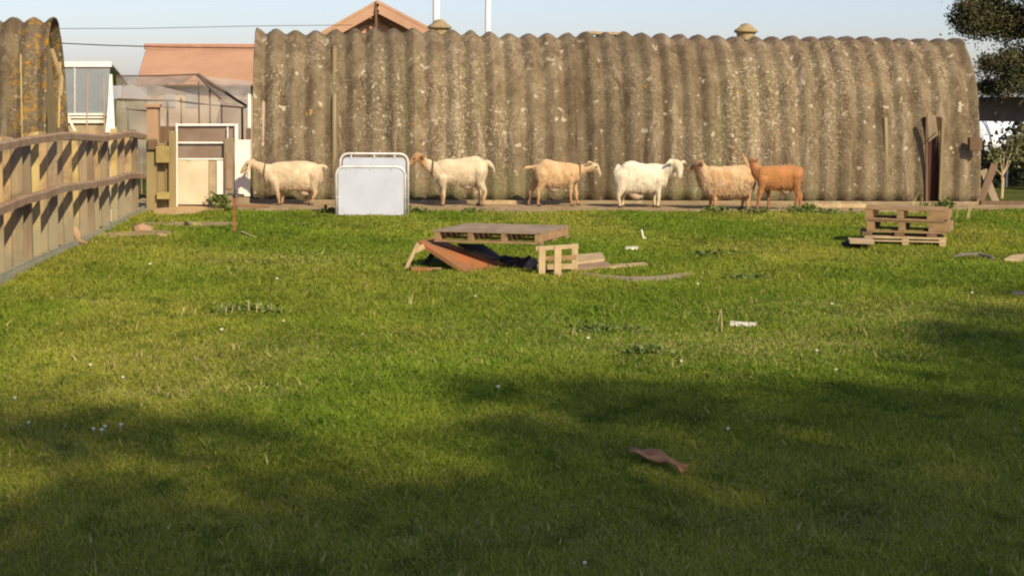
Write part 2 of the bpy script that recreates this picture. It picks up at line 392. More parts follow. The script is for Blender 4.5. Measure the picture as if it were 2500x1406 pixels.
# roof vents and the flat capped hatch on the ridge
def vent(px, py, s=1.0):
    c = P(px, py, HY+HW); c.z = 2.70
    bm = BM(); lathe(bm, (c.x, c.y, 2.62), [(.0001, 0), (.15*s, 0), (.15*s, .10), (.17*s, .12), (.13*s, .13), (.0001, .13)]); o = obj('vent_collar', bm, M['vent'], hut, smooth=False)
    bm = BM(); lathe(bm, (c.x, c.y, 2.74), [(.0001, 0), (.185*s, 0), (.20*s, .02), (.185*s, .045), (.13*s, .08), (.105*s, .10), (.085*s, .13), (.04*s, .15), (.0001, .155)]); obj('vent_cap', bm, M['vent'], hut, smooth=True)
vent(1073, 70); vent(1821, 82)
a = P(1430, 76, HY+HW); b = P(1518, 80, HY+HW)
bm = BM(); beam(bm, (a.x, a.y-.06, 2.70), (b.x, a.y-.06, 2.69), .30, .05); obj('ridge_hatch', bm, M['concrete'], hut)
# translucent replacement strips (mossy clear sheet), proud of the sheets, following the curve
def strip(x, w, t0, t1, mat=None):
    bm = BM(); prev = None
    for j in range(25):
        t = t0+(t1-t0)*j/24; p = hut_pt(x, t, XL, amp=0); n = Vector((0, p.y-(HY+HW), p.z)).normalized()
        row = [bm.verts.new(p+n*.036+Vector((dx, 0, 0))+n*dz) for dx, dz in ((-w/2, -.02), (-w/4, .006), (w/4, .006), (w/2, -.02))]
        if prev:
            for k in range(3): bm.faces.new((prev[k], prev[k+1], row[k+1], row[k]))
        prev = row
    o = obj('replacement_strip', bm, mat or M['sheet_clear'], hut, smooth=True); solid(o, .01)
strip(-.378, .09, .012, .34); strip(8.316, .08, .012, .15)
# little brown box and stub under it on the right end
c = P(2380, 352, HY-.1)
bm = BM(); beam(bm, c+Vector((-.10, 0, 0)), c+Vector((.10, 0, 0)), .12, .21); obj('meter_box', bm, M['shed_board'], hut)
# spilled ledge of concrete beside the left end
# ------------------------------------------------------------------ left hut
LX1 = P(110, 300, HY).x
M['hut_left'] = hut_material('lichened_sheet_with_orange_lichen', orange=1.0, seed=.3, ox=-.35)
lh = thing('corrugated_hut', 'round-roofed corrugated hut with orange lichen on its right end behind the wooden fence', 'hut', (LX1, HY, 0))
o = obj('corrugated_shell', make_shell(LX1-PITCHX*12, LX1, per=14, nt=56, seedv=7.7, hh=2.72, hw=1.0), M['hut_left'], lh, smooth=True); solid(o, .03)
end_wall(LX1-.22, .06, M['olive_wood'], par=lh, hh=2.70, hw=.97)
bm = BM(); tube(bm, [P(147, 152, HY-.2), P(143, 312, HY-.2)], .018); obj('corner_cane', bm, M['board_yellow'], lh)
bm = BM(); beam(bm, P(126, 120, HY+.3), P(150, 190, HY+.25), .03, .05); beam(bm, P(150, 186, HY+.25), P(148, 235, HY+.2), .06, .05); obj('barge_board', bm, M['board'], lh)
def cane(px0, py0, px1, py1, Y, r, m, label):
    a = P(px0, py0, Y); b = P(px1, py1, Y); b2 = Vector((b.x, b.y, 0)); bm = BM(); tube(bm, [b2, b, a], r, 8)
    tag(obj('garden_cane', bm, m, loc=b2), label, 'cane', 'canes standing behind the fence')
cane(50, 133, 54, 335, 23.9, .014, M['board_yellow'], 'yellow cane in front of the left hut, leftmost of the garden canes')
M['pink'] = material('pinkish_cane', (.42, .26, .19), (.36, .27, .2), 5)
cane(214, 175, 212, 300, 26.0, .012, M['pink'], 'pinkish cane in front of the white greenhouse glazing')
cane(252, 190, 255, 300, 26.2, .010, M['pink'], 'thin pale cane close left of the white greenhouse post')

# ------------------------------------------------------------------ greenhouse between the huts
gy = 29.0
gh = thing('greenhouse', 'white framed greenhouse with grey glazing between the two huts', 'greenhouse', (P(200, 300, gy).x, gy, 0))
def quad(px0, py0, px1, py1, Y, th, name, m, par):
    a, b, c, d = P(px0, py1, Y), P(px1, py1, Y), P(px1, py0, Y), P(px0, py0, Y)
    bm = BM(); prism(bm, [a, b, c, d], (0, th, 0)); return obj(name, bm, m, par)
quad(150, 151, 272, 164, gy-.03, .10, 'roof_rail', M['white_metal'], gh)
quad(150, 165, 268, 283, gy, .02, 'glazing', M['glass_grey'], gh)
a = P(150, 157, gy); b = P(272, 157, gy)
bm = BM(); prism(bm, [a, b, b+Vector((0, 2.2, -.35)), a+Vector((0, 2.2, -.35))], (0, 0, .02)); obj('roof_glazing', bm, M['glass_grey'], gh)
quad(150, 277, 256, 282, gy-.04, .05, 'glazing_bar', M['white_metal'], gh)
quad(150, 285, 252, 289, gy-.05, .05, 'glazing_bar', M['white_metal'], gh)
quad(152, 293, 256, 301, gy-.05, .05, 'sill', M['white_metal'], gh)
quad(150, 302, 268, 400, gy, .08, 'base_wall', M['concrete'], gh)
quad(180, 166, 184, 280, gy-.02, .03, 'glazing_bar', M['galv'], gh)
bm = BM(); beam(bm, P(165, 284, gy-.2), P(188, 330, gy-.2), .03, .04); obj('brace', bm, M['white_metal'], gh)
# tall white tapered post
yp = 21.6
a = P(270, 182, yp); f0 = P(269, 480, yp); bot = Vector((f0.x, yp, -.02))
bm = BM()
prism(bm, [bot+Vector((-.045, 0, 0)), bot+Vector((.045, 0, 0)), P(280, 325, yp), P(276, 240, yp), a+Vector((.015, 0, 0)), a-Vector((.012, 0, 0)), P(264, 250, yp), P(258, 320, yp)], (0, .06, 0))
tag(obj('marker_post', bm, M['white_metal'], loc=bot), 'tall white tapered post rising behind the picket fence', 'post')
# ------------------------------------------------------------------ fruit cage with sagging netting
cy0, cy1 = 27.6, 31.0
cage = thing('fruit_cage', 'netting cage on thin dark poles between greenhouse and long hut', 'netting cage', (P(450, 300, cy0).x, cy0, 0))
def netsheet(c0, c1, c2, c3, name='net_panel', bel=.08, nu=26, nv=16, sd=0):
    bm = BM(); g = []
    for i in range(nu+1):
        r = []
        for j in range(nv+1):
            u, v = i/nu, j/nv; p = c0.lerp(c1, u).lerp(c3.lerp(c2, u), v); k = math.sin(math.pi*u)*math.sin(math.pi*v)
            p = p+Vector((0, -.12*mnoise.noise(Vector((u*5, v*4, sd))), -bel*k*(1+mnoise.noise(Vector((u*4, v*3, sd+9))))))
            r.append(bm.verts.new(p))
        g.append(r)
    for a, b in zip(g, g[1:]):
        for j in range(nv): bm.faces.new((a[j], b[j], b[j+1], a[j+1]))
    return obj(name, bm, M['netting'], cage, smooth=True)
A, B, C_, D_ = P(284, 330, cy0), P(612, 330, cy0), P(606, 262, cy0), P(284, 186, cy0)
K = P(482, 182, cy0)
z0 = lambda v: Vector((v.x, v.y, .3))
netsheet(z0(A), z0(B), C_, D_, sd=1)
netsheet(P(284, 400, cy1), P(612, 400, cy1), P(612, 200, cy1), P(300, 188, cy1), sd=4)
netsheet(D_, K, P(470, 184, cy1), P(300, 188, cy1), bel=.25, sd=6)
netsheet(K, C_, P(612, 200, cy1), P(470, 184, cy1), bel=.25, sd=8)
M['pole_brown'] = material('brown_pole', (.13, .095, .07), (.09, .07, .055), 6)
def pole(p, q, r=.016, m='pole_brown', nm='pole', par=cage):
    bm = BM(); tube(bm, [p, (p+q)/2+Vector((0, 0, -.01)), q], r, 8); return obj(nm, bm, M[m], par)
pole(D_, K, .012); pole(K, P(545, 222, cy0), .030, nm='bent_branch'); pole(P(545, 222, cy0), C_, .022, nm='bent_branch')
pole(P(490, 190, cy0-.05), P(540, 243, cy0-.05), .022, nm='bent_branch')
pole(P(286, 242, cy0), P(424, 246, cy0), .016); pole(P(424, 246, cy0), P(600, 264, cy0), .011)
pole(P(288, 265, cy0), P(388, 270, cy0), .009)
for px, py, rr_ in ((312, 262, .010), (409, 246, .014), (442, 240, .010), (485, 200, .012), (512, 212, .014), (541, 256, .010), (591, 262, .018)):
    q = P(px, py, cy0); pole(Vector((q.x, q.y, 0)), q, rr_)
for px, py in ((300, 224), (342, 240)):
    q = P(px, py, cy0+.3); bm = BM(); tube(bm, [Vector((q.x, q.y, 0)), q], .009, 8); obj('pole', bm, M['pink'], cage)
# ------------------------------------------------------------------ terracotta roofed building
ty = 44.0
tb = thing('tiled_building', 'building with a terracotta pantile roof between the two huts', 'building', (P(480, 300, ty).x, ty, 0))
e0, e1, r0, r1 = P(332, 206, ty), P(760, 208, ty), P(357, 117, ty+3.2), P(770, 118, ty+3.2)
bm = BM(); n = 240; rows = []
for i in range(n+1):
    u = i/n; off = .032*abs(math.sin(u*n*math.pi/3))
    rows.append([bm.verts.new(e0.lerp(e1, u).lerp(r0.lerp(r1, u), v/8)+Vector((0, -off*.6, off))) for v in range(9)])
for a, b in zip(rows, rows[1:]):
    for j in range(8): bm.faces.new((a[j], b[j], b[j+1], a[j+1]))
o = obj('roof', bm, M['terracotta'], tb, smooth=True); solid(o, .08)
bm = BM(); beam(bm, r0+Vector((-.05, 0, .03)), r1+Vector((0, 0, .03)), .24, .15); obj('ridge_tiles', bm, M['terracotta_old'], o)
for k in range(26):
    p = r0.lerp(r1, (k+.6)/26)+Vector((0, -.30, -.13)); bm = BM(); beam(bm, p-Vector((.05, 0, 0)), p+Vector((.05, 0, 0)), .05, .05); obj('tile_clip', bm, M['black_metal'], o)
bm = BM(); prism(bm, [Vector((e0.x+.25, ty+.3, 0)), Vector((e1.x, ty+.3, 0)), Vector((e1.x, ty+.3, e1.z)), Vector((e0.x+.25, ty+.3, e0.z))], (0, 5.6, 0)); obj('wall', bm, M['render_wall'], tb)
bm = BM(); prism(bm, [e0+Vector((0, .1, -.02)), Vector((e0.x+.2, ty+6.2, e0.z)), r0+Vector((.02, 0, -.1))], (.06, 0, 0)); obj('gable_verge', bm, M['terracotta_old'], tb)
for px in (402, 455):
    quad(px, 215, px+26, 262, ty+.26, .05, 'window', M['glass_grey'], tb)
# salmon brick pillar in front of it
sp = thing('brick_pillar', 'salmon brick pillar just behind the wooden gate', 'pillar', (P(372, 300, 26).x, 26, 0))
a = P(358, 262, 26); b = P(386, 262, 26)
bm = BM(); prism(bm, [(a.x, 26, 0), (b.x, 26, 0), (b.x, 26, a.z), (a.x, 26, a.z)], (0, .25, 0)); obj('shaft', bm, M['salmon'], sp)
bm = BM(); beam(bm, (a.x-.03, 26.12, a.z+.02), (b.x+.03, 26.12, a.z+.02), .32, .05); obj('coping', bm, M['salmon'], sp)
q = P(402, 309, 26.2); q2 = P(425, 309, 26.2)
bm = BM(); prism(bm, [(q.x-.12, 26.3, 0), (q2.x+.1, 26.3, 0), (q2.x+.1, 26.3, q.z), (q.x-.12, 26.3, q.z)], (0, .06, 0)); tag(obj('shed_panel', bm, M['shed_board'], loc=(q.x, 26.3, 0)), 'brown wooden panel between the brick pillar and the white gate frame', 'panel')
# ------------------------------------------------------------------ orange gabled house behind the hut
oy = 60.0
gb = thing('gabled_house', 'orange clad gable end with a finial peeping over the hut roof', 'house', (P(918, 100, oy).x, oy, 0))
ap, gl, gr = P(921, 22, oy), P(800, 90, oy), P(1052, 90, oy)
ctr = ap.x
bm = BM(); prism(bm, [Vector((gl.x+.3, oy, 0)), Vector((gr.x-.3, oy, 0)), Vector((gr.x-.3, oy, gr.z)), ap, Vector((gl.x+.3, oy, gl.z))], (0, 8, 0)); obj('wall', bm, M['orange_board'], gb)
for s_, e in ((-1, gl), (1, gr)):
    d = (e-ap); e2 = ap+d*1.12
    bm = BM(); top = ap+Vector((0, -.55, .16)); lo = e2+Vector((0, -.55, .16))
    prism(bm, [top, lo, lo+Vector((0, 8.8, 0)), top+Vector((0, 8.8, 0))], (0, 0, .12)); obj('roof_slope', bm, M['terracotta'], gb)
    bm = BM(); beam(bm, ap+Vector((0, -.50, -.02)), e2+Vector((0, -.50, -.02)), .08, .30, up=(0, -1, 0) if 0 else (0, 0, 1)); obj('barge_board', bm, M['terracotta'], gb)
    bm = BM(); beam(bm, ap+Vector((s_*.1, -.12, -.42)), e2+Vector((0, -.12, -.50)), .06, .05); obj('verge_shade_strip', bm, M['shed_board'], gb)  # dark strip added to imitate the shade line under the verge
bm = BM(); beam(bm, P(919, 70, oy-.6), P(918, 22, oy-.6), .09, .09); beam(bm, P(918, 22, oy-.6), P(918, 4, oy-.6), .05, .05); obj('finial', bm, M['shed_board'], gb)
# white flues
for px, w, lab in ((1065, 17, 'thick white flue pipe standing directly behind the left roof vent'), (1191.5, 14, 'slimmer white flue pipe right of the left roof vent')):
    a = P(px-w/2, 0, 29.5); b = P(px+w/2, 0, 29.5); r = (b.x-a.x)/2; c = (a+b)/2
    f = thing('flue_pipe', lab, 'flue pipe', (c.x, 29.5, 0), 'white flues behind the hut')
    bm = BM(); lathe(bm, (c.x, c.y, 0), [(.0001, 0), (r, 0), (r, 3.9), (.0001, 3.9)], 24); obj('pipe', bm, M['pole_white'], f, smooth=False).data.polygons.foreach_set('use_smooth', [True]*24*3+[False]*2) if 0 else obj('pipe', bm, M['pole_white'], f)
    bm = BM(); lathe(bm, (c.x, c.y, 3.9), [(.0001, 0), (r*1.5, .02), (r*.3, .2), (.0001, .22)], 20); obj('cowl', bm, M['galv'], f)
    bm = BM(); lathe(bm, (c.x, c.y, 2.4), [(r*1.001, 0), (r*1.08, .0), (r*1.08, .05), (r*1.001, .05)], 24); obj('joint_band', bm, M['galv'], f)
# overhead cables
for pts, lab in ((((100, 71), (350, 70), (640, 64), (860, 62)), 'faint upper overhead cable crossing the sky left of the hut'),
                 (((100, 104), (250, 111), (420, 116), (640, 118)), 'darker lower overhead cable running level with the terracotta ridge')):
    bm = BM(); tube(bm, [P(x, y, 40) for x, y in pts], .014 if 'lower' in lab else .007, 6); tag(obj('overhead_cable', bm, M['cable'], loc=P(*pts[0], 40)), lab, 'cable', 'overhead cables')

# ------------------------------------------------------------------ picket fence
XF = -3.05
fence = thing('picket_fence', 'weathered wooden fence of canted boards with two wavy brown rails along the left', 'fence', (XF, 19, 0))
up_ = [(-190, 376), (-80, 366), (0, 358), (75, 344), (149, 332), (200, 335), (254, 338), (314, 328), (352, 334)]
lo_ = [(-190, 590), (-80, 545), (0, 513), (60, 489), (104, 475), (149, 461), (209, 453), (269, 443), (313, 428), (352, 430)]
def rail(pts, w, h):
    bm = BM(); P3 = [PX(x, y, XF+.045) for x, y in pts]; P3 = [Vector((XF+.045+.02*math.sin(i*1.9), p.y, p.z)) for i, p in enumerate(P3)]
    rings = []
    for i, p in enumerate(P3):
        rings.append([bm.verts.new(p+Vector((dx, 0, dz+.006*math.sin(i*3.1)))) for dx, dz in ((-w/2, -h/2), (w/2, -h/2+.006), (w/2+.003, h/2-.02), (w/2-.02, h/2), (-w/2, h/2-.004))])
    for a, b in zip(rings, rings[1:]):
        for k in range(5): bm.faces.new((a[k], a[(k+1) % 5], b[(k+1) % 5], b[k]))
    bm.faces.new(rings[0]); bm.faces.new(rings[-1][::-1]); obj('rail', bm, M['rail'], fence)
    return P3
R1 = rail(up_, .055, .085); R2 = rail(lo_, .055, .09)
gaps = [-95, -45, 5, 53, 97, 139, 177, 212, 241, 266, 287, 305, 322, 337]    # right edge of every board, photo column
ptops = [338, 334, 372, 356, 320, 322, 346, 318, 319, 340, 314, 350, 320, 326]
rn = random.Random(4)
for k, gx in enumerate(gaps):
    base = None
    yv = G(gx, 515+(355-gx)*.493).y
    y = PX(gx, 400, XF).y
    wd = .19+rn.uniform(-.02, .02)
    top = 1.22+rn.uniform(-.03, .03) if ptops[k] > 330 else PX(gx-10, ptops[k], XF-.1).z
    a = Vector((XF-.005, y, 0)); d = Vector((-1, rn.uniform(-.18, .0), 0)).normalized()
    bm = BM(); n = Vector((d.y, -d.x, 0)); n = n if n.y < 0 else -n
    tl = rn.uniform(-.012, .012)
    for q, (u0, u1) in enumerate(((0, .50), (.53, 1.0))):
        tq = top if q == (k % 2) else min(top, 1.17)-rn.uniform(0, .04); sh = -n*(.012*q)
        pts = [a+d*wd*u0+Vector((0, 0, .02))+sh, a+d*wd*u0+Vector((tl, 0, tq))+sh, a+d*wd*u1+Vector((tl, 0, tq+rn.uniform(-.02, .02)))+sh, a+d*wd*u1+Vector((0, 0, .02))+sh]
        bm = BM(); prism(bm, pts, -n*.022); obj('board', bm, M['board_yellow'] if (k % 3 == 1 and q == k % 2) else M[('board', 'board_grey')[(k+q) % 2]], fence)
# narrower grey boards fixed between, further back, closing the view
for k, gx in enumerate(gaps[:-1]):
    y0 = PX(gx, 400, XF).y; y1 = PX(gaps[k+1], 400, XF).y
    bm = BM(); a = Vector((XF-.17, y0+.02, .02)); b = Vector((XF-.21, y1-.02, .02)); h = 1.12+rn.uniform(-.04, .03)
    prism(bm, [a, b, b+Vector((0, 0, h)), a+Vector((0, 0, h))], (-.02, 0, 0)); obj('backing_board', bm, M['board_grey'], fence)
for ky in (12.2, 15.6, 19.2, 22.9):
    bm = BM(); beam(bm, (XF-.03, ky, 0), (XF-.03, ky, 1.16), .08, .08); obj('post', bm, M['wood_grey'], fence)
bm = BM()
prism(bm, [Vector((XF+.03, 11.5, -.03)), Vector((XF+.03, 23.6, -.03)), Vector((XF+.02, 23.6, .07)), Vector((XF+.02, 19.5, .05)), Vector((XF+.02, 15.5, .10)), Vector((XF+.02, 11.5, .09))], (-.03, 0, 0)); obj('gravel_board', bm, M['kick'], fence)

# ------------------------------------------------------------------ wooden gate leaf and its post at the fence end
gt = 23.75
wg = thing('wooden_gate', 'mossy olive wooden gate with block hinges at the end of the fence', 'gate', (P(392, 500, gt).x, gt, 0))
def wbox(px0, py0, px1, py1, Y, th, name, m, par, zb=None, dirv=None):
    a, b = P(px0, py1, Y), P(px1, py1, Y); c, d = P(px1, py0, Y), P(px0, py0, Y)
    if zb is not None: a.z = zb; b.z = zb
    bm = BM(); prism(bm, [a, b, c, d], (0, th, 0))
    bmesh.ops.bevel(bm, geom=bm.edges[:], offset=min(.006, th*.2), segments=1, affect='EDGES')
    return obj(name, bm, m, par)
wbox(357, 338, 382, 510, gt, .09, 'post', M['olive_wood'], wg, 0)
wbox(384, 350, 402, 500, gt+.10, .03, 'plank', M['olive_wood'], wg, .05)
wbox(403.5, 346, 411, 500, gt+.10, .03, 'plank', M['olive_wood'], wg, .05)
wbox(412, 320, 429, 503, gt+.02, .08, 'post', M['olive_wood'], wg, 0)
wbox(360, 342, 383, 366, gt-.05, .05, 'hinge_block', M['shed_board'], wg)
wbox(380, 358, 413, 398, gt-.07, .12, 'cross_rail', M['yellow_block'], wg)
wbox(382, 470, 414, 487, gt-.07, .12, 'cross_rail', M['yellow_block'], wg)
# ------------------------------------------------------------------ white framed panel gate
py_ = 24.1
wf = thing('panel_gate', 'white framed gate with a cream lower panel and wire-glass top left of the long hut', 'gate', (P(500, 500, py_).x, py_, 0))
def cyl(px0, py0, px1, py1, Y, r, name, m, par):
    bm = BM(); tube(bm, [P(px0, py0, Y), P(px1, py1, Y)], r, 10); return obj(name, bm, m, par)
wbox(428.5, 302, 433.5, 500, py_, .035, 'stile', M['white_metal'], wf, .03)
wbox(434, 303, 572, 308, py_, .03, 'top_bar', M['white_metal'], wf)
wbox(573, 303, 581, 344, py_-.01, .04, 'stile', M['white_metal'], wf)
wbox(434, 347, 547, 351, py_, .03, 'mid_bar', M['white_metal'], wf)
wbox(434, 387, 547, 391, py_, .03, 'mid_bar', M['white_metal'], wf)
wbox(434, 392, 509, 500, py_+.01, .02, 'lower_panel', M['cream'], wf, .06)
wbox(510, 392, 528, 498, py_+.02, .02, 'lower_panel', M['concrete'], wf, .06)
wbox(529, 393, 547, 475, py_, .02, 'lower_panel', M['white_ply'], wf)
wbox(548, 338, 570, 500, py_-.06, .07, 'post', M['wood_grey'], wf, 0)
wbox(552, 374, 566, 462, py_-.075, .01, 'post_board', M['rail'], wf)
wbox(554, 310, 557, 338, py_-.01, .02, 'stub', M['white_metal'], wf)
M['brownglass'] = material('dirty_brown_sheet', (.16, .105, .07), (.22, .17, .13), 2.4, rough=.6)
wbox(434, 309, 572, 346.5, py_+.05, .01, 'upper_pane', M['brownglass'], wf)
wbox(434, 352, 547, 386.5, py_+.05, .01, 'upper_pane', M['brownglass'], wf)
wb = thing('white_board', 'tall white board leaning at the left corner of the long hut behind the first goat', 'board', (P(592, 480, 24.95).x, 24.95, 0))
wbox(573, 342, 611, 480, 24.95, .03, 'sheet', M['white_ply'], wb)
wbox(575, 480, 609, 500, 24.97, .03, 'foot_batten', M['wood_grey'], wb, 0)
bm = BM(); tube(bm, [P(608, 230, 25.1), P(608, 312, 25.1)], .028, 12); 
dp = obj('downpipe', bm, M['white_metal'], loc=P(608, 312, 25.1)); tag(dp, 'short white vertical pipe at the upper left corner of the long hut', 'pipe')
wbox(601, 314, 612, 340, 25.0, .06, 'pipe_box', M['shed_board'], wb)
# sandy spot
bm = BM(); c = G(442, 517); vs = []
for k in range(36):
    a = 2*math.pi*k/36; q = 1+.18*mnoise.noise(Vector((math.cos(a)*2, math.sin(a)*2, 5)))
    vs.append(bm.verts.new((c.x+.36*q*math.cos(a), c.y+1.15*q*math.sin(a), .03)))
top = bm.verts.new((c.x, c.y, .05))
for k in range(36): bm.faces.new((vs[k], vs[(k+1) % 36], top))
tag(obj('dirt_path', bm, M['sand']), kind='structure')

# ------------------------------------------------------------------ the two white hurdles
def hurdle(px0, px1, ytop, ybot, Y, label, gy_bars, x_in, sidebars, yo=None):
    a = P(px0, ybot, Y); b = P(px1, ybot, Y); tz = P((px0+px1)/2, ytop, Y).z
    h = thing('sheeted_hurdle', label, 'hurdle', ((a.x+b.x)/2, Y, 0), 'white sheeted hurdles stood together')
    r = .017; rc = .11; lean = .05
    def pt(x, z): return Vector((x, Y+lean*z, z))
    pts = [pt(a.x, .02), pt(a.x, tz-rc)]
    pts += [pt(a.x+rc-rc*math.cos(t), tz-rc+rc*math.sin(t)) for t in [rad(q) for q in (22, 45, 67)]]
    pts += [pt(a.x+rc, tz), pt(b.x-rc, tz)]
    pts += [pt(b.x-rc+rc*math.sin(t), tz-rc+rc*math.cos(t)) for t in [rad(q) for q in (22, 45, 67)]]
    pts += [pt(b.x, tz-rc), pt(b.x, .02)]
    bm = BM(); tube(bm, pts, r, 10); obj('tube_frame', bm, M['galv'], h, smooth=True)
    x0 = a.x+x_in; x1 = b.x-x_in; zt = tz-gy_bars
    bm = BM(); c = .05
    prism(bm, [pt(x0, .03), pt(x1, .03), pt(x1, zt-c), pt(x1-.015, zt-.015), pt(x1-c, zt), pt(x0+c, zt), pt(x0+.015, zt-.015), pt(x0, zt-c)], (0, .012, 0)); obj('sheet', bm, M['white_board'], h)
    for u in (.16, .50, .80):
        x = a.x+(b.x-a.x)*u; bm = BM(); tube(bm, [pt(x, zt-.01), pt(x, tz)], .012, 8); obj('top_spacer', bm, M['galv'], h)
    for s in sidebars:
        z = tz*s; bm = BM(); tube(bm, [pt(x1, z), pt(b.x, z)], .010, 8); tube(bm, [pt(x0, z), pt(a.x, z)], .010, 8); obj('side_spacer', bm, M['galv'], h)
    return h
hurdle(831, 996, 376, 528, 22.65, 'taller white sheeted hurdle, the rear one of the pair beside the second goat', .052, .035, (.3, .65))
hurdle(821, 989, 408, 532, 22.42, 'shorter white sheeted hurdle standing in front of the taller one', .028, .028, (.4,))

# ------------------------------------------------------------------ pallet table
def box_on(bm, O, ex, ey, ez, x0, x1, y0, y1, z0, z1):
    f = lambda x, y, z: O+ex*x+ey*y+ez*z
    prism(bm, [f(x0, y0, z0), f(x1, y0, z0), f(x1, y1, z0), f(x0, y1, z0)], ez*(z1-z0))
def pallet(par, O, ex, ey, W_, D, T, m_top, m_str, nstr=4, ndeck=7, bottom=3, sx=.04, first=None, name='stringer'):
    ez = ex.cross(ey).normalized(); t = .018
    sw = [0]*nstr
    for k in range(nstr):
        x = (W_-sx)*k/(nstr-1); bm = BM(); box_on(bm, O, ex, ey, ez, x, x+sx, .004, D-.004, t+.002, T-t-.002); obj(name, bm, m_str, par)
    for k in range(ndeck):
        w = D/ndeck*.84; y = (D-w)*k/(ndeck-1); bm = BM()
        j = rn.uniform(-.008, .008)
        box_on(bm, O, ex, ey, ez, -.004+j, W_+.004+j, y, y+w, T-t, T); obj('deck_board', bm, m_top, par)
    for k in range(bottom):
        w = .10; y = (D-w)*k/max(1, bottom-1); bm = BM()
        box_on(bm, O, ex, ey, ez, -.003, W_+.003, y, y+w, 0, t); obj('base_board', bm, m_str, par)
# support frame points
Yt = 15.05
A_ = P(1061, 590, Yt+.42); B_ = P(1318, 597, Yt)
ex = (B_-A_); Wt = ex.length; ex.normalize()
ey = Vector((-ex.y, ex.x, 0)).normalized(); ey = (ey+ex*.04).normalized(); ey = (ey-ex*ey.dot(ex)).normalized()
tbl = thing('pallet', 'grey slatted pallet lying flat on top of the makeshift goat table', 'pallet', (A_.x, A_.y, A_.z))
pallet(tbl, A_, ex, ey, Wt, .95, .112, M['pallet_top'], M['pallet'], nstr=4, ndeck=7, sx=.05)
# right-hand end: a slatted pallet end standing on its legs under the table top
tr = thing('slatted_support', 'upright slatted pale wood support under the right end of the pallet table', 'support', G(1360, 677))
def vleg(px0, pxw, pyt, pyb, name='leg', m='pallet_pale'):
    g0 = G(px0+pxw/2, pyb); Yg = g0.y; a, b = P(px0, pyt, Yg), P(px0+pxw, pyt, Yg)
    bm = BM(); prism(bm, [Vector((a.x, Yg, -.01)), Vector((b.x, Yg, -.01)), b, a], (0, .05, 0)); obj(name, bm, M[m], tr)
    return a, b
vleg(1316, 16, 601, 676); vleg(1354, 17, 602, 678); vleg(1396, 15, 596, 667)
l0 = P(1305, 610, 14.95); l1 = P(1413, 606, 15.0)
for (x0, y0, x1, y1, Yq, h, mm) in ((1308, 607, 1412, 601, 14.95, .04, 'pallet_pale'), (1312, 633, 1408, 628, 15.0, .045, 'pallet'), (1312, 652, 1406, 650, 15.02, .05, 'pallet_pale')):
    bm = BM(); beam(bm, P(x0, y0, Yq), P(x1, y1, Yq), .018, h, up=(0, 0, 1)); obj('cross_slat', bm, M[mm], tr)
bm = BM(); q = P(1342, 664, 15.15); tube(bm, [q+Vector((-.07, -.02, 0)), q+Vector((.07, .02, 0))], .075, 16)
tag(obj('bucket', bm, M['dark'], loc=Vector((q.x, q.y, 0))), 'dark round tub lying between the legs of the slatted support', 'tub')
# left trestle
lt = thing('wooden_trestle', 'leaning pale wood A-frame leg at the left end of the pallet table', 'trestle', G(990, 655))
Yl = 15.35
bm = BM(); beam(bm, Vector((G(987, 657).x, Yl, 0)), P(1020, 594, Yl), .05, .035); obj('leg', bm, M['pallet_pale'], lt)
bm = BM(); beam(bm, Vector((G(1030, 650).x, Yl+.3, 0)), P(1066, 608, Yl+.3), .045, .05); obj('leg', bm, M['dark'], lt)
bm = BM(); beam(bm, P(1014, 612, Yl), P(1036, 601, Yl), .04, .05); obj('bracket', bm, M['pallet_pale'], lt)
bm = BM(); beam(bm, P(994, 656, Yl-.1), P(1078, 655, Yl-.1), .05, .014); obj('foot_rail', bm, M['pallet'], lt)
bm = BM(); q = G(1028, 667); beam(bm, q+Vector((-.1, 0, .03)), q+Vector((.09, .03, .02)), .10, .05); tag(obj('brick', bm, M['rust'], loc=q), 'small red brick in the grass at the left foot of the pallet table', 'brick')
bm = BM(); q = P(1083, 640, 15.9); beam(bm, q+Vector((-.03, 0, 0)), q+Vector((.03, 0, 0)), .05, .06); obj('spacer_block', bm, M['wood_grey'], lt)
# leaning rusty board
def slab(name, pts, th, m, label, cat, group=None):
    pts = [Vector(p) for p in pts]; n = (pts[1]-pts[0]).cross(pts[-1]-pts[0]).normalized()
    if n.z < 0: n = -n
    bm = BM(); prism(bm, [p for p in pts], -n*th)
    return tag(obj(name, bm, m, loc=pts[0]), label, cat, group)
slab('rusty_board', [P(1022, 588, 15.45), P(1064, 580, 15.95), P(1258, 655, 15.6), P(1145, 668, 14.99)], .035, M['rust'], 'rusty orange board sloping down to the grass beneath the pallet table', 'board')
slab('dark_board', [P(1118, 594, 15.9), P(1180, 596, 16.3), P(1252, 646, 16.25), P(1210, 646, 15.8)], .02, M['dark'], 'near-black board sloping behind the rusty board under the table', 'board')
bm = BM(); beam(bm, P(1155, 613, 15.78), P(1207, 630, 15.72), .03, .012); tag(obj('batten', bm, M['wood_grey'], loc=P(1155, 613, 15.78)), 'thin grey batten lying on the near-black sloping board', 'batten')
bm = BM(); rows = []
t0, t1 = G(1225, 650), G(1322, 662)
for i in range(15):
    u = i/14; c = t0.lerp(t1, u); rows.append([bm.verts.new((c.x, c.y-.18+.36*v/5, .01+.10*math.sin(math.pi*v/5)*(1+.6*mnoise.noise(Vector((u*5, v, 2))))+.02*mnoise.noise(Vector((u*9, v*2, 7))))) for v in range(6)])
for a, b in zip(rows, rows[1:]):
    for k in range(5): bm.faces.new((a[k], b[k], b[k+1], a[k+1]))
o = obj('tarpaulin', bm, M['tarp'], loc=t0, smooth=True); solid(o, .01); tag(o, 'dark blue crumpled tarpaulin on the grass under the pallet table', 'tarpaulin')
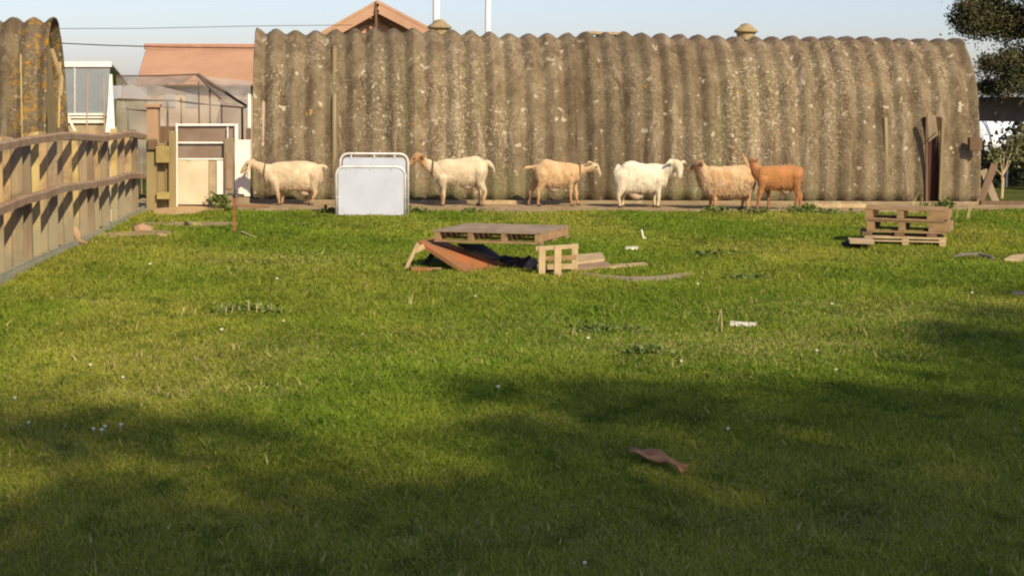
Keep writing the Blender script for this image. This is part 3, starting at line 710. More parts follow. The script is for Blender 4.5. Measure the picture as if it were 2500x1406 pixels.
bm = BM(); beam(bm, P(1060, 644, 16.1), P(1118, 650, 16.0), .12, .09); tag(obj('timber_block', bm, M['dark'], loc=G(1063, 650)), 'blackened timber block in the shade under the left end of the pallet table', 'timber')

# loose planks on the grass right of the table
def flat(name, corners, h, m, label, cat, group=None, lift=.012):
    pts = [G(x, y, h+lift) for x, y in corners]; bm = BM(); prism(bm, pts, (0, 0, -h))
    return tag(obj(name, bm, m, loc=Vector((pts[0].x, pts[0].y, 0))), label, cat, group)
GP = 'loose planks lying in the grass'
flat('plank', [(1402, 641), (1477, 632), (1470, 616), (1408, 621)], .05, M['pallet_pale'], 'pale flat-topped plank nearest the slatted support', 'plank', GP)
flat('plank', [(1404, 657), (1494, 648), (1478, 636), (1404, 638)], .03, M['rail'], 'dull brown plank directly in front of the pale flat-topped one', 'plank', GP)
flat('plank', [(1488, 652), (1582, 646), (1572, 640), (1496, 645)], .02, M['pallet_pale'], 'thin pale plank with its tip pointing right past the brown plank', 'plank', GP)
bm = BM(); cs = [(1422, 674), (1470, 682), (1530, 687), (1590, 687), (1640, 682), (1692, 673)]; rows = []
for x, y in cs:
    q = G(x, y); w = .09 if 1440 < x < 1660 else .03; rows.append([bm.verts.new((q.x, q.y-w, .02)), bm.verts.new((q.x, q.y+w, .035)), bm.verts.new((q.x, q.y+w, .015)), bm.verts.new((q.x, q.y-w, 0))])
for a, b in zip(rows, rows[1:]):
    for k in range(4): bm.faces.new((a[k], a[(k+1) % 4], b[(k+1) % 4], b[k]))
bm.faces.new(rows[0]); bm.faces.new(rows[-1][::-1]); tag(obj('plank', bm, M['pallet_top'], loc=G(1422, 674)), 'long curved grey plank half sunk in grass right of the table', 'plank', GP)
flat('plank', [(1524, 606), (1560, 606), (1558, 601), (1530, 601)], .02, M['white_ply'], 'short white chip of wood between the table and the stacked pallets', 'plank', GP)
bm = BM(); q = G(1570, 588); tube(bm, [q+Vector((-.02, 0, .13)), q+Vector((.005, 0, .02))], .01, 6); beam(bm, q+Vector((0, 0, .03)), q+Vector((.04, 0, .01)), .03, .04); tag(obj('splinter', bm, M['white_ply'], loc=q), 'white splinter standing up in the grass above the white chip', 'splinter')
flat('plank', [(1782, 791), (1846, 793), (1848, 787), (1784, 783)], .016, M['white_ply'], 'bright white stick lying alone in the middle of the lawn', 'stick')
flat('plank', [(2452, 632), (2540, 633), (2530, 618), (2470, 622)], .04, M['pallet_pale'], 'pale board cut off by the right edge of the photo', 'plank', GP)
flat('plank', [(2468, 718), (2520, 722), (2515, 712), (2475, 711)], .02, M['wood_grey'], 'small greyish offcut near the right edge of the lawn', 'plank', GP)
bm = BM(); c0 = [G(x, y, .015) for x, y in ((2328, 628), (2350, 624), (2390, 624), (2420, 630), (2426, 636))]; tube(bm, c0, [.015, .03, .03, .028, .015], 8); tag(obj('rubber_pipe', bm, M['roof_dark'], loc=Vector((c0[0].x, c0[0].y, 0))), 'dark length of rubber pipe in the grass right of the stacked pallets', 'pipe')

# stacked pallets at right
GY = G(2215, 606).y
pa = P(2125, 600, GY); pb = P(2314, 600, GY)
exl = Vector((math.cos(rad(15)), -math.sin(rad(15)), 0)); eyl = Vector((math.sin(rad(15)), math.cos(rad(15)), 0))
lowp = thing('pallet', 'newer pale pallet at the bottom of the stack on the right', 'pallet', (pa.x, GY, 0), 'stacked pallets')
pallet(lowp, Vector((pa.x, GY+.2, .0)), exl, eyl, pb.x-pa.x, .6, .115, M['pallet_pale'], M['pallet_pale'], nstr=3, ndeck=5, bottom=0, sx=.075)
wl = pb.x-pa.x
for yy in (.0,):
    bm = BM(); box_on(bm, Vector((pa.x, GY+.2, 0)), exl, eyl, Vector((0, 0, 1)), 0, wl, -.003, .08, .062, .078); obj('deck_board', bm, M['pallet_pale'], lowp)
an = rad(24)
ex2 = Vector((math.cos(an), -math.sin(an), 0)).normalized(); ey2 = Vector((-ex2.y, ex2.x, 0))
for k, (px0, px1, zb, lab) in enumerate(((2116, 2318, .158, 'brown pallet in the middle of the right-hand stack'), (2111, 2313, .294, 'brown pallet on top of the right-hand stack'))):
    a = P(px0, 560, GY+.36); b = P(px1, 560, GY+.02); O = Vector((a.x, GY+.36, zb)); ww = (b.x-a.x)*1.04
    p_ = thing('pallet', lab, 'pallet', O, 'stacked pallets')
    T = .135; ez = Vector((0, 0, 1))
    for j, (u, w) in enumerate(((0, .085), (.40, .075), (.78, .17))):
        bm = BM(); box_on(bm, O, ex2, ey2, ez, u*ww, u*ww+w*(1 if j < 2 else 1.35), .0, .62, .022, T-.022); obj('stringer', bm, M['pallet'], p_)
    for j in range(4):
        bm = BM(); box_on(bm, O, ex2, ey2, ez, -.01, ww, .165*j, .165*j+.12, T-.018, T-.001); obj('deck_board', bm, M['pallet'], p_)
    for j in (0, 3):
        bm = BM(); box_on(bm, O, ex2, ey2, ez, 0, ww-.01*j, .165*j, .165*j+.11, 0, .019); obj('base_board', bm, M['pallet'], p_)
for px in (2136, 2207, 2278):
    q = P(px, 576, GY+.02); bm = BM(); box_on(bm, Vector((q.x-.05, GY+.34-(q.x-pa.x)*.36, .117)), exl, eyl, Vector((0, 0, 1)), 0, .11, 0, .55, 0, .038); tag(obj('spacer_block', bm, M['shed_board'], loc=Vector((q.x, GY, .117))), {2136: 'dark wood block between the pallets, leftmost of three', 2207: 'dark wood block between the pallets, middle of three', 2278: 'dark wood block between the pallets, rightmost of three'}[px], 'block', 'blocks between the stacked pallets')
flat('plank', [(2075, 588), (2135, 590), (2132, 583), (2070, 580)], .03, M['pallet_pale'], 'pale plank poking out left of the stacked pallets', 'plank', GP, lift=.08)
bm = BM(); c0 = [G(x, y, .05) for x, y in ((2056, 594), (2075, 596), (2100, 595), (2128, 592))]; tube(bm, c0, [.02, .05, .055, .04], 8); tag(obj('shadow_strip', bm, M['dark'], loc=Vector((c0[0].x, c0[0].y, 0))), 'dark strip in place of the pallet shadow left of the stacked pallets', 'shadow_strip')  # dark tube added in place of the shadow cast beside the stack

# boulders, bones and bits near the fence
def lump(name, px, py, s, m, label, cat, sd=0):
    q = G(px, py); bm = BM(); bmesh.ops.create_icosphere(bm, subdivisions=3, radius=1)
    for v in bm.verts:
        k = 1+.30*mnoise.noise(v.co*1.6+Vector((sd, 0, 0)))+.12*mnoise.noise(v.co*4+Vector((sd, 3, 0)))
        v.co = Vector((v.co.x*s[0]*k, v.co.y*s[1]*k, (v.co.z*k+.55)*s[2]))+q
    tag(obj(name, bm, m, loc=q, smooth=True), label, cat)
lump('mud_clod', 348, 566, (.12, .12, .06), M['stone'], 'sandy clod of earth on the grass in front of the wooden gate', 'clod', 1)
lump('stump', 184, 592, (.07, .07, .11), M['stone'], 'small brown stump at the foot of the picket fence', 'stump', 4)
bm = BM(); q = G(188, 599); tube(bm, [q+Vector((-.03, 0, .12)), q+Vector((.02, 0, .05)), q+Vector((.12, -.03, .02))], [.02, .025, .012], 8); tag(obj('broken_stick', bm, M['pallet'], loc=q), 'broken stick lying against the small stump', 'stick')
lump('yellow_bag', 478, 553, (.07, .06, .035), M['yellow_block'], 'scrap of yellow on the bare soil below the panel gate', 'scrap', 6)
lump('mud_clod', 455, 555, (.035, .04, .05), M['dark'], 'small dark lump just left of the yellow scrap', 'clod', 9)
lump('mud_clod', 395, 580, (.06, .05, .03), M['stone'], 'small crumbled clod right of the sandy clod', 'clod', 12)
lump('mud_clod', 290, 577, (.05, .05, .025), M['stone'], 'small flat clod left of the sandy clod', 'clod', 15)
# bare earth streaks
for k, (px, py, rx, ry) in enumerate(((520, 549, .45, .35), (440, 549, .55, .45), (300, 576, .35, .5), (740, 548, .22, .18), (365, 572, .3, .5), (250, 745, .30, .2))):
    c = G(px, py); bm = BM(); vs = []
    for j in range(28):
        a = 2*math.pi*j/28; qq = 1+.5*mnoise.noise(Vector((math.cos(a)*1.5, math.sin(a)*1.5, k*3)))
        vs.append(bm.verts.new((c.x+rx*qq*math.cos(a), c.y+ry*qq*math.sin(a), .012)))
    top = bm.verts.new((c.x, c.y, .028))
    for j in range(28): bm.faces.new((vs[j], vs[(j+1) % 28], top))
    tag(obj('bare_soil', bm, M['dirt']), kind='structure')
# rusty T stake
q = G(572, 568); st = thing('iron_stake', 'thin rusty iron stake with a flat top in front of the first goat', 'stake', q)
tp = P(572, 478, q.y)
bm = BM(); beam(bm, q, tp, .035, .035); obj('shaft', bm, M['rusty_iron'], st)
bm = BM(); beam(bm, P(556, 474, q.y), P(596, 477, q.y), .10, .022); obj('top_plate', bm, M['black_metal'], st)
bm = BM(); tube(bm, [P(576, 473, q.y), P(576, 464, q.y)], .008, 6); obj('bolt', bm, M['black_metal'], st)
bm = BM(); beam(bm, G(588, 566, .03), G(625, 581, .015), .03, .02); tag(obj('stick', bm, M['pallet_pale'], loc=G(588, 566)), 'pale stick on the grass right of the iron stake', 'stick')
# pink cloth scrap in the foreground
bm = BM(); rows = []
for x, y, w in ((1542, 1122, .02), (1560, 1126, .035), (1585, 1132, .035), (1610, 1138, .033), (1632, 1147, .026), (1655, 1160, .02), (1672, 1170, .01)):
    q = G(x, y); i = len(rows); rows.append([bm.verts.new((q.x+.01*(v-2), q.y+(v-2)*w, .045+.014*math.sin(i*1.7+v)+.012*(v % 2))) for v in range(5)])
for a, b in zip(rows, rows[1:]):
    for k in range(4): bm.faces.new((a[k], b[k], b[k+1], a[k+1]))
o = obj('cloth_scrap', bm, M['clay'], loc=G(1600, 1140), smooth=True); solid(o, .006); tag(o, 'faded pinkish brown scrap of cloth in the shaded foreground', 'cloth')
# low rail on the trodden strip
bm = BM(); beam(bm, P(578, 503, 23.9), P(660, 504, 24.0), .03, .02); tag(obj('low_rail', bm, M['rusty_iron'], loc=P(578, 503, 23.9)), 'thin low rail from the iron stake towards the first goat', 'rail')
for a, b, yy, lab in (((1985, 503), (2112, 506), 24.4, 'long pale timber edging the dirt right of the brown goat'), ((1180, 497), (1275, 499), 25.0, 'thin timber at the foot of the hut right of the second goat')):
    p, q = P(a[0], a[1], yy), P(b[0], b[1], yy); p.z = q.z = .05; bm = BM(); beam(bm, p, q, .08, .06); tag(obj('timber', bm, M['pallet_pale'], loc=p), lab, 'timber')

# ------------------------------------------------------------------ things at the right edge
bm = BM(); prism(bm, [(P(2378, 505, 25.5).x, 25.2, 0), (P(2560, 505, 25.5).x, 25.2, 0), (P(2560, 505, 25.5).x, 25.2, .08), (P(2378, 505, 25.5).x, 25.2, .08)], (0, .08, 0)); tag(obj('kerb_board', bm, M['shed_board'], loc=(9.9, 25.2, 0)), 'low brown board edging the plot right of the long hut', 'board')
for x0, x1, yt, lab in ((2434, 2400, 415, 'grey plank leaning steeply against the right end of the hut'), (2388, 2428, 402, 'darker plank crossing behind the grey leaning plank')):
    p = P(x0, 500, 25.3); p.z = 0; bm = BM(); beam(bm, p, P(x1, yt, 25.5), .12, .03, up=(0, 1, 0)); tag(obj('leaning_plank', bm, M['wood_grey'] if x0 > 2400 else M['shed_board'], loc=p), lab, 'plank')
cs_ = thing('lean_to', 'dark felt roofed lean-to beside the pine at the right edge', 'lean-to', (P(2450, 300, 30).x, 30, 0))
a, b, c, d = P(2392, 296, 30), P(2620, 300, 30), P(2620, 236, 30), P(2392, 238, 30)
bm = BM(); prism(bm, [a, b, c, d], (0, 2.2, 0)); obj('roof', bm, M['roof_dark'], cs_)
q = P(2600, 300, 30); bm = BM(); beam(bm, (q.x, 30.1, 0), (q.x, 30.1, q.z), .12, .12); obj('post', bm, M['shed_board'], cs_)
bm = BM(); tube(bm, [P(2462, 333, 31), P(2580, 335, 31)], .02); q = P(2462, 333, 31); tube(bm, [Vector((q.x, 31, 0)), q], .02); q = P(2580, 335, 31); tube(bm, [Vector((q.x, 31, 0)), q], .02); tag(obj('white_rail', bm, M['white_metal'], loc=Vector((q.x, 31, 0))), 'white rail standing above the hedge at the right edge', 'rail')

pt_ = thing('polytunnel', 'whitish polytunnel side seen under the lean-to at the right edge', 'polytunnel', (P(2450, 400, 33.5).x, 33.5, 0))
M['plastic'] = material('milky_plastic', (.60, .66, .74), (.50, .56, .64), 1.2, rough=.5)
bm = BM(); x0_, x1_ = P(2396, 300, 33.5).x, P(2700, 300, 33.5).x; rows = []
for j in range(13):
    a_ = math.pi*j/12; rows.append([bm.verts.new((x, 35.2-1.7*math.cos(a_), 1.45*math.sin(a_)**.6)) for x in np.linspace(x0_, x1_, 9)])
for a, b in zip(rows, rows[1:]):
    for k in range(8): bm.faces.new((a[k], a[k+1], b[k+1], b[k]))
o = obj('cover', bm, M['plastic'], pt_, smooth=True); solid(o, .01)
for x in np.linspace(x0_+.3, x1_-.3, 4):
    bm = BM(); tube(bm, [(x, 35.2-1.73*math.cos(math.pi*j/12), 1.48*math.sin(math.pi*j/12)**.6+.02) for j in range(13)], .02, 6); obj('hoop', bm, M['galv'], pt_)
# ------------------------------------------------------------------ foliage
def leaf_cloud(name, blobs, n, size, mat, clump=.8, sd=1, elong=2.2):
    """many small leaf faces filling the ellipsoids (centre, radii) with clumps and gaps"""
    r = np.random.default_rng(sd); vol = np.array([b[1][0]*b[1][1]*b[1][2] for b in blobs])**.7; pr = vol/vol.sum()
    k = r.choice(len(blobs), n, p=pr); C = np.array([b[0] for b in blobs])[k]; Rr = np.array([b[1] for b in blobs])[k]
    d = r.normal(size=(n, 3)); d /= np.linalg.norm(d, axis=1)[:, None]; q = r.random(n)**.45
    p = C+d*Rr*q[:, None]*(1+.25*r.normal(size=(n, 1))*.6)
    nc = max(6, n//110); ci = r.integers(0, nc, n); cc = p[r.choice(n, nc, replace=False)]
    bad = np.zeros(n, bool); order = np.argsort(k, kind='stable')
    m_ = r.random(n) < clump; p[m_] = cc[ci[m_]]+r.normal(size=(m_.sum(), 3))*size*1.7*(.5+r.random((nc, 1))[ci[m_]])
    ax = r.normal(size=(n, 3)); ax += d*.8; ax /= np.linalg.norm(ax, axis=1)[:, None]
    s2 = np.cross(ax, r.normal(size=(n, 3))); s2 /= np.linalg.norm(s2, axis=1)[:, None]
    L = size*(.6+.8*r.random(n))[:, None]
    v = np.stack([p-s2*L/elong*.5, p+ax*L*.5-s2*L/elong, p+ax*L, p+ax*L*.5+s2*L/elong], 1).reshape(-1, 3)
    return np_mesh(name, v, np.full(n, 4), np.arange(4*n), mat)
def leafy(name, blobs, n, size, mat, parent=None, sd=1, elong=2.2, org=None, clump=.8):
    me = leaf_cloud(name, blobs, n, size, mat, sd=sd, elong=elong, clump=clump)
    o_ = Vector(parent['_o']) if parent is not None else Vector(org)
    me.transform(Matrix.Translation(-o_))
    o = bpy.data.objects.new(name, me); COL.objects.link(o)
    if parent is not None: o.parent = parent
    else: o.location = o_; o['_o'] = tuple(o_)
    return o
# the pine at the top right
py2 = 29.0
tx = P(2680, 500, py2).x
pine = thing('pine_tree', 'dark pine with clumped needles reaching in at the top right', 'tree', (tx, py2, 0))
bm = BM(); tube(bm, [(tx, py2, -.1), (tx+.05, py2, 1.5), (tx-.05, py2+.1, 3.2), (tx+.1, py2, 5.2), (tx, py2, 7)], [.26, .21, .17, .12, .05], 12)
ends = [(2420, 50, 29.0), (2370, 40, 28.8), (2440, 190, 28.9), (2500, 120, 28.6), (2560, 60, 29.3), (2460, 215, 29.2), (2500, -60, 29.0), (2600, -150, 29), (2640, 190, 29)]
for (x, y, Y) in ends:
    e = P(x, y, Y); s0 = Vector((tx, py2, max(1.6, e.z-.35))); tube(bm, [s0, s0.lerp(e, .5)+Vector((0, 0, .12)), e], [.07, .045, .015], 7)
obj('trunk', bm, M['bark'], pine, smooth=True)
pb_ = []
for (x, y, wpx, hpx) in ((2350, 30, 26, 30), (2380, 52, 46, 48), (2395, 15, 40, 30), (2425, 25, 45, 35), (2430, 66, 40, 24), (2470, 60, 45, 45), (2520, 40, 45, 50), (2420, 155, 26, 24), (2455, 160, 38, 45), (2500, 165, 45, 55), (2405, 213, 16, 14), (2440, 215, 35, 22), (2500, 215, 50, 22), (2540, 120, 40, 40),
                         (2560, 200, 50, 50), (2620, 60, 60, 60), (2470, -40, 60, 40), (2560, -80, 70, 60), (2650, 150, 70, 70), (2500, -150, 70, 50), (2640, -220, 80, 90), (2760, 0, 80, 90), (2760, 180, 70, 60)):
    c = P(x, y, py2+rn.uniform(-.35, .35)); pb_.append((tuple(c), (wpx/138, .30, hpx/138)))
leafy('crown', pb_, 70000, .055, M['needles'], pine, sd=3, elong=3.6, clump=.7)
# hedge and little tree behind the plot on the right
hx = P(2440, 400, 32.2)
hd = thing('hedge', 'hazy grey-green hedge at the right edge behind the plot', 'hedge', (hx.x+1, 32.2, 0))
leafy('foliage', [((P(x, y, 32+j*.05).x, 32+j*.05, max(.2, P(x, y, 32).z)), (.42, .3, .36)) for j, (x, y) in enumerate([(2395, 410), (2395, 470), (2440, 400), (2440, 470), (2490, 390), (2490, 460), (2540, 380), (2540, 450), (2590, 380), (2600, 450), (2500, 352), (2660, 400), (2360, 480)])], 15000, .09, M['leaf_grey'], hd, sd=5)
bm = BM(); [tube(bm, [(hx.x-.4+.6*j, 32.3, 0), (hx.x-.3+.6*j, 32.3, .9)], [.04, .02], 7) for j in range(6)]; obj('stems', bm, M['bark'], hd)
sy = 27.5; s0 = P(2444, 505, sy)
sap = thing('sapling', 'young pale-stemmed sapling just right of the long hut', 'tree', (s0.x, sy, 0))
bm = BM(); tube(bm, [(s0.x, sy, -.05), (s0.x+.01, sy, .35), P(2446, 440, sy), P(2452, 370, sy)], [.035, .03, .026, .008], 8)
for x, y in ((2420, 400), (2470, 390), (2440, 360), (2475, 355)): tube(bm, [P(2447, 430, sy), P(x, y, sy)], [.015, .005], 6)
obj('trunk', bm, M['pallet_pale'], sap)
leafy('crown', [(tuple(P(x, y, sy)), (.10, .10, .09)) for x, y in ((2425, 420), (2450, 400), (2470, 375), (2440, 370), (2480, 350), (2462, 345), (2415, 385))], 700, .045, M['leaf_grey'], sap, sd=8)

# broad-leaved weeds
def weed(px, py, w, h, n, label, sd, cat='weed', size=.045, group='dark leafy weed clumps', m='weed'):
    q = G(px, py); rr_ = np.random.default_rng(sd); bl = [((q.x+w*(rr_.random()-.5)*1.2, q.y+w*.5*(rr_.random()-.5)*1.6, h*.35+h*.3*rr_.random()), (w*.4, w*.3, h*.45)) for _ in range(7)]
    o = leafy('weed_clump', bl, n, size, M[m], org=q, sd=sd, clump=0); tag(o, label, cat, group)
weed(528, 512, .20, .22, 190, 'leafy weed clump growing beside the cream gate panel', 21)
weed(560, 520, .16, .10, 90, 'small weed clump at the foot of the iron stake', 22)
weed(1022, 524, .30, .10, 170, 'low weed clump at the right foot of the white hurdles', 23)
weed(800, 524, .26, .10, 130, 'low leaf clump in place of shadow at the left foot of the white hurdles', 24)  # leaf clump added where the hurdles' shadow darkens the grass
weed(1160, 520, .30, .05, 120, 'flat weed clump below the hooves of the second goat', 25)
weed(1745, 522, .26, .10, 150, 'weed clump round the front feet of the shaggy goat', 26)
weed(1838, 524, .34, .09, 150, 'weed clump between the shaggy goat and the brown goat', 27)
weed(1950, 522, .34, .13, 240, 'bushy weed clump at the hind feet of the brown goat', 28)
weed(2050, 524, .5, .08, 170, 'ragged weed clump on the dirt edge left of the stacked pallets', 29)
weed(1570, 868, .20, .05, 520, 'dark creeping weed patch in the sunlit middle of the lawn', 30, size=.03)
weed(1495, 812, .34, .05, 480, 'thin sprawling weed patch up left of the dark creeping one', 31, size=.028)
weed(1760, 628, .35, .05, 260, 'weed patch in the lawn between the table and the stacked pallets', 32, size=.04)
weed(1830, 684, .36, .04, 260, 'long low weed patch right of the curved grey plank', 33, size=.035)
weed(2290, 520, .3, .2, 260, 'straggly weeds growing behind the stacked pallets', 34)
weed(600, 762, .35, .05, 260, 'weed patch with dry stalks left of centre in the lawn', 35, size=.035)
# dry stalks
M['straw'] = material('dry_straw', (.52, .42, .20), (.42, .34, .15), 5)
def stalks(px, py, n, h, spread, label, sd):
    r = random.Random(sd); q = G(px, py); bm = BM()
    for _ in range(n):
        b = q+Vector((r.uniform(-spread, spread), r.uniform(-spread, spread)*.6, 0)); l = r.uniform(-.35, .35); hh = h*r.uniform(.5, 1)
        tube(bm, [b, b+Vector((l*hh*.4, 0, hh*.6)), b+Vector((l*hh, r.uniform(-.02, .02), hh))], [.0042, .0036, .0015], 5)
    tag(obj('dry_stalks', bm, M['straw'], loc=q), label, 'stalks', 'dry straw stalks in the grass')
stalks(552, 770, 3, .16, .06, 'longest leaning straw stalks in the left part of the lawn', 1)
stalks(622, 765, 7, .10, .12, 'short upright straw stalks right of the longest ones', 2)
stalks(458, 772, 4, .09, .05, 'two or three straw stalks left of the longest ones', 3)
stalks(1004, 752, 3, .16, .03, 'thin straw stalks in the lawn below the table', 4)
stalks(1745, 815, 3, .18, .05, 'single tall straw stalk left of the bright white stick', 5)
stalks(2350, 540, 7, .32, .16, 'tall dry stalks just right of the stacked pallets', 6)
stalks(2255, 505, 6, .3, .25, 'dry stalks at the foot of the dark doorway slit', 7)
stalks(590, 868, 4, .09, .08, 'short straw stalks in the sunlit left foreground', 8)

# ------------------------------------------------------------------ grass blades
M['grass'] = material('grass_blades', (.82, .82, .82), (1.15, 1.12, 1.05), .8, rough=.7, spec=.08, attr='tint')
gn = M['grass'].node_tree; gb_ = gn.nodes['Principled BSDF']
tl = gn.nodes.new('ShaderNodeBsdfTranslucent'); mxs = gn.nodes.new('ShaderNodeMixShader'); mxs.inputs[0].default_value = .38
gn.links.new(gb_.inputs['Base Color'].links[0].from_socket, tl.inputs[0])
gn.links.new(gb_.outputs[0], mxs.inputs[1]); gn.links.new(tl.outputs[0], mxs.inputs[2]); gn.links.new(mxs.outputs[0], gn.nodes['Material Output'].inputs[0])
def grass(N):
    r = RNG; u = r.random(N)
    y0, y1 = 4.3, 24.3; k = -.35
    Y = (y0**k+(y1**k-y0**k)*u)**(1/k)
    half = Y*.335+.9; X = Y*.0937+half*(2*r.random(N)-1)
    keep = (X > XF+.06) & (Y < strip_edge(X)+.05+.12*r.random(N))
    for (px, py, rx, ry) in ((442, 517, .34, 1.1), (520, 549, .40, .30), (440, 549, .5, .40), (300, 576, .30, .42), (740, 548, .2, .15), (365, 572, .25, .4), (250, 745, .2, .12)):
        c = G(px, py); keep &= ~((((X-c.x)/rx)**2+((Y-c.y)/ry)**2 < 1) & (r.random(N) < .88))
    X, Y = X[keep], Y[keep]; n = len(X)
    pn = fbm(X*1.6, Y*.9, 21); p2 = fbm(X*6, Y*4, 31); p3 = fbm(X*.7+3, Y*.35, 41)
    H = (.018+.026*pn+.015*r.random(n))*(1+.25*(p2-.5)); tall = r.random(n) < .006; H[tall] *= 1.9
    H *= np.clip(Y/9, .85, 1.35)
    Wd = .0019+.00036*Y; Wd = Wd*(.7+.6*r.random(n))
    an = r.random(n)*2*np.pi; lean = H*(.25+.75*r.random(n)); la = r.random(n)*2*np.pi
    bx, by = np.cos(an)*Wd, np.sin(an)*Wd; Z = gz(X, Y)-.012
    dx, dy = np.cos(la)*lean, np.sin(la)*lean
    v = np.stack([np.stack([X-bx, Y-by, Z], 1), np.stack([X+bx, Y+by, Z], 1),
                  np.stack([X+bx*.8+dx*.35, Y+by*.8+dy*.35, Z+H*.6], 1), np.stack([X-bx*.8+dx*.35, Y-by*.8+dy*.35, Z+H*.6], 1),
                  np.stack([X+dx, Y+dy, Z+H], 1)], 1).reshape(-1, 3)
    base = np.arange(n)*5
    loops = np.concatenate([np.stack([base, base+1, base+2, base+3], 1), np.stack([base+3, base+2, base+4], 1)], 1).ravel()
    fn = np.tile([4, 3], n)
    g1 = np.array([.165, .243, .025]); g2 = np.array([.288, .306, .044]); dry = np.array([.40, .36, .14]); dk = np.array([.092, .150, .017])
    t = np.clip((p3-.32)*2.4+.35*(r.random(n)-.5), 0, 1)[:, None]
    c = g1*(1-t)+g2*t
    t2 = np.clip((.46-p2)*4, 0, 1)[:, None]*.7; c = c*(1-t2)+dk*t2
    dp = np.zeros(n)
    for (px, py, rx, ry, am) in ((1780, 850, 1.3, .8, .30), (2120, 770, 1.1, 1.0, .28), (560, 880, 1.0, .7, .20), (700, 640, .9, 1.0, .22), (2050, 1290, .5, .25, .16), (1300, 1300, .45, .25, .14), (500, 960, .5, .4, .25), (1250, 800, .8, .6, .12), (1650, 1370, .3, .2, .12)):
        c0 = G(px, py); dp += am*np.exp(-((X-c0.x)/rx)**2-((Y-c0.y)/ry)**2)*(.4+1.2*fbm(X*4, Y*3, 77))
    dr = (r.random(n) < dp+ np.clip((p3-.45)*.25+.02+.30*np.clip(fbm(X*3, Y*2, 51)-.6, 0, 1), .012, .25)); c[dr] = dry*(.7+.5*r.random(dr.sum()))[:, None]
    c *= (.88+.24*r.random(n))[:, None]
    return np_mesh('grass', v, fn, loops, M['grass'], np.repeat(c, 5, 0))
go = bpy.data.objects.new('grass', grass(1150000)); COL.objects.link(go); tag(go, 'short meadow grass covering the paddock', 'grass', kind='stuff')
# daisies
M['petal'] = material('white_petals', (.50, .50, .45), (.42, .42, .38), 5, rough=.6)
M['floret'] = material('yellow_florets', (.75, .55, .05), (.7, .5, .04), 5)
bm = BM(); tube(bm, [(0, 0, 0), (.003, 0, .05)], .0015, 5)
ctr = bm.verts.new((.003, 0, .053)); rg_ = [bm.verts.new((.003+.013*math.cos(a)*(1 if k % 2 else .8), .013*math.sin(a)*(1 if k % 2 else .8)-.003, .054+.006*math.sin(a))) for k, a in enumerate([i*math.pi/9 for i in range(18)])]
for k in range(18): bm.faces.new((ctr, rg_[k], rg_[(k+1) % 18]))
dmesh = bpy.data.meshes.new('daisy'); bm.to_mesh(dmesh); bm.free(); dmesh.materials.append(M['petal'])
bm = BM(); lathe(bm, (.003, 0, .054), [(.0001, 0), (.004, 0), (.003, .003), (.0001, .004)], 8); cmesh = bpy.data.meshes.new('flower_centre'); bm.to_mesh(cmesh); bm.free(); cmesh.materials.append(M['floret'])
for (px, py, s_) in ((228, 1063, 1), (248, 1067, 1.1), (256, 1058, 1.1), (295, 1054, 1.1), (69, 1047, 1), (36, 986, 1), (541, 822, 1.5), (692, 796, 1.1), (1776, 1062, 1.0), (1426, 1393, .9), (1435, 843, 1.5), (366, 660, 1.8), (676, 694, 1.5), (885, 828, 1), (1703, 706, 1.4), (2372, 729, 1.5), (1993, 870, 1.2), (1215, 962, 1.3), (1663, 897, 1.2), (2030, 756, 1.4), (300, 935, 1), (220, 905, 1.1), (2040, 915, 1), (1160, 735, 1.2), (480, 890, 1)):
    d = thing('daisy', 'tiny white daisy flower in the short grass', 'daisy', G(px, py), 'white daisies scattered over the lawn')
    d.scale = (s_*.65,)*3
    for me, nm in ((dmesh, 'flower'), (cmesh, 'flower_centre')):
        o = bpy.data.objects.new(nm, me); COL.objects.link(o); o.parent = d

# ------------------------------------------------------------------ goats
def goat_material(name):
    m = bpy.data.materials.new(name); m.use_nodes = True
    t, b, tc, ns, rr, mix, mth = tools(m)
    a = t.nodes.new('ShaderNodeAttribute'); a.attribute_name = 'coat'
    v = mix(rr(ns(9, 7, .7, (1, 1, .6)), .32, .68), (.74, .68, .60), (1.06, 1.06, 1.05))
    c = mix(1.0, a.outputs[0], v, 'MULTIPLY'); t.links.new(c, b.inputs['Base Color'])
    b.inputs['Roughness'].default_value = .9; b.inputs['Specular IOR Level'].default_value = .15
    b.inputs['Sheen Weight'].default_value = .15
    bp = t.nodes.new('ShaderNodeBump'); bp.inputs['Distance'].default_value = .008
    t.links.new(ns(70, 6, .7, (1, 1, .35)), bp.inputs['Height']); t.links.new(bp.outputs[0], b.inputs['Normal']); return m
M['coat'] = goat_material('goat_coat')
M['hoof'] = material('dark_hoof', (.06, .045, .03), (.10, .07, .045), 20)
M['eye'] = material('dark_eye', (.02, .015, .01), rough=.15, spec=.5)
M['horn'] = material('horn', (.30, .24, .17), (.2, .15, .1), 20)
M['collar'] = material('worn_collar', (.22, .12, .06), (.15, .08, .04), 20)
M['udder'] = material('pale_udder', (.46, .36, .26), (.38, .29, .20), 10)
def ell(bm, C, n, rings_):
    prev = None; rs = []
    for c, a, b, ua, ub in rings_:
        rs.append([bm.verts.new(c+ua*a*math.cos(2*math.pi*k/n)+ub*b*math.sin(2*math.pi*k/n)) for k in range(n)])
    for p, q in zip(rs, rs[1:]):
        for k in range(n): bm.faces.new((p[k], p[(k+1) % n], q[(k+1) % n], q[k]))
    bm.faces.new(rs[0][::-1]); bm.faces.new(rs[-1])
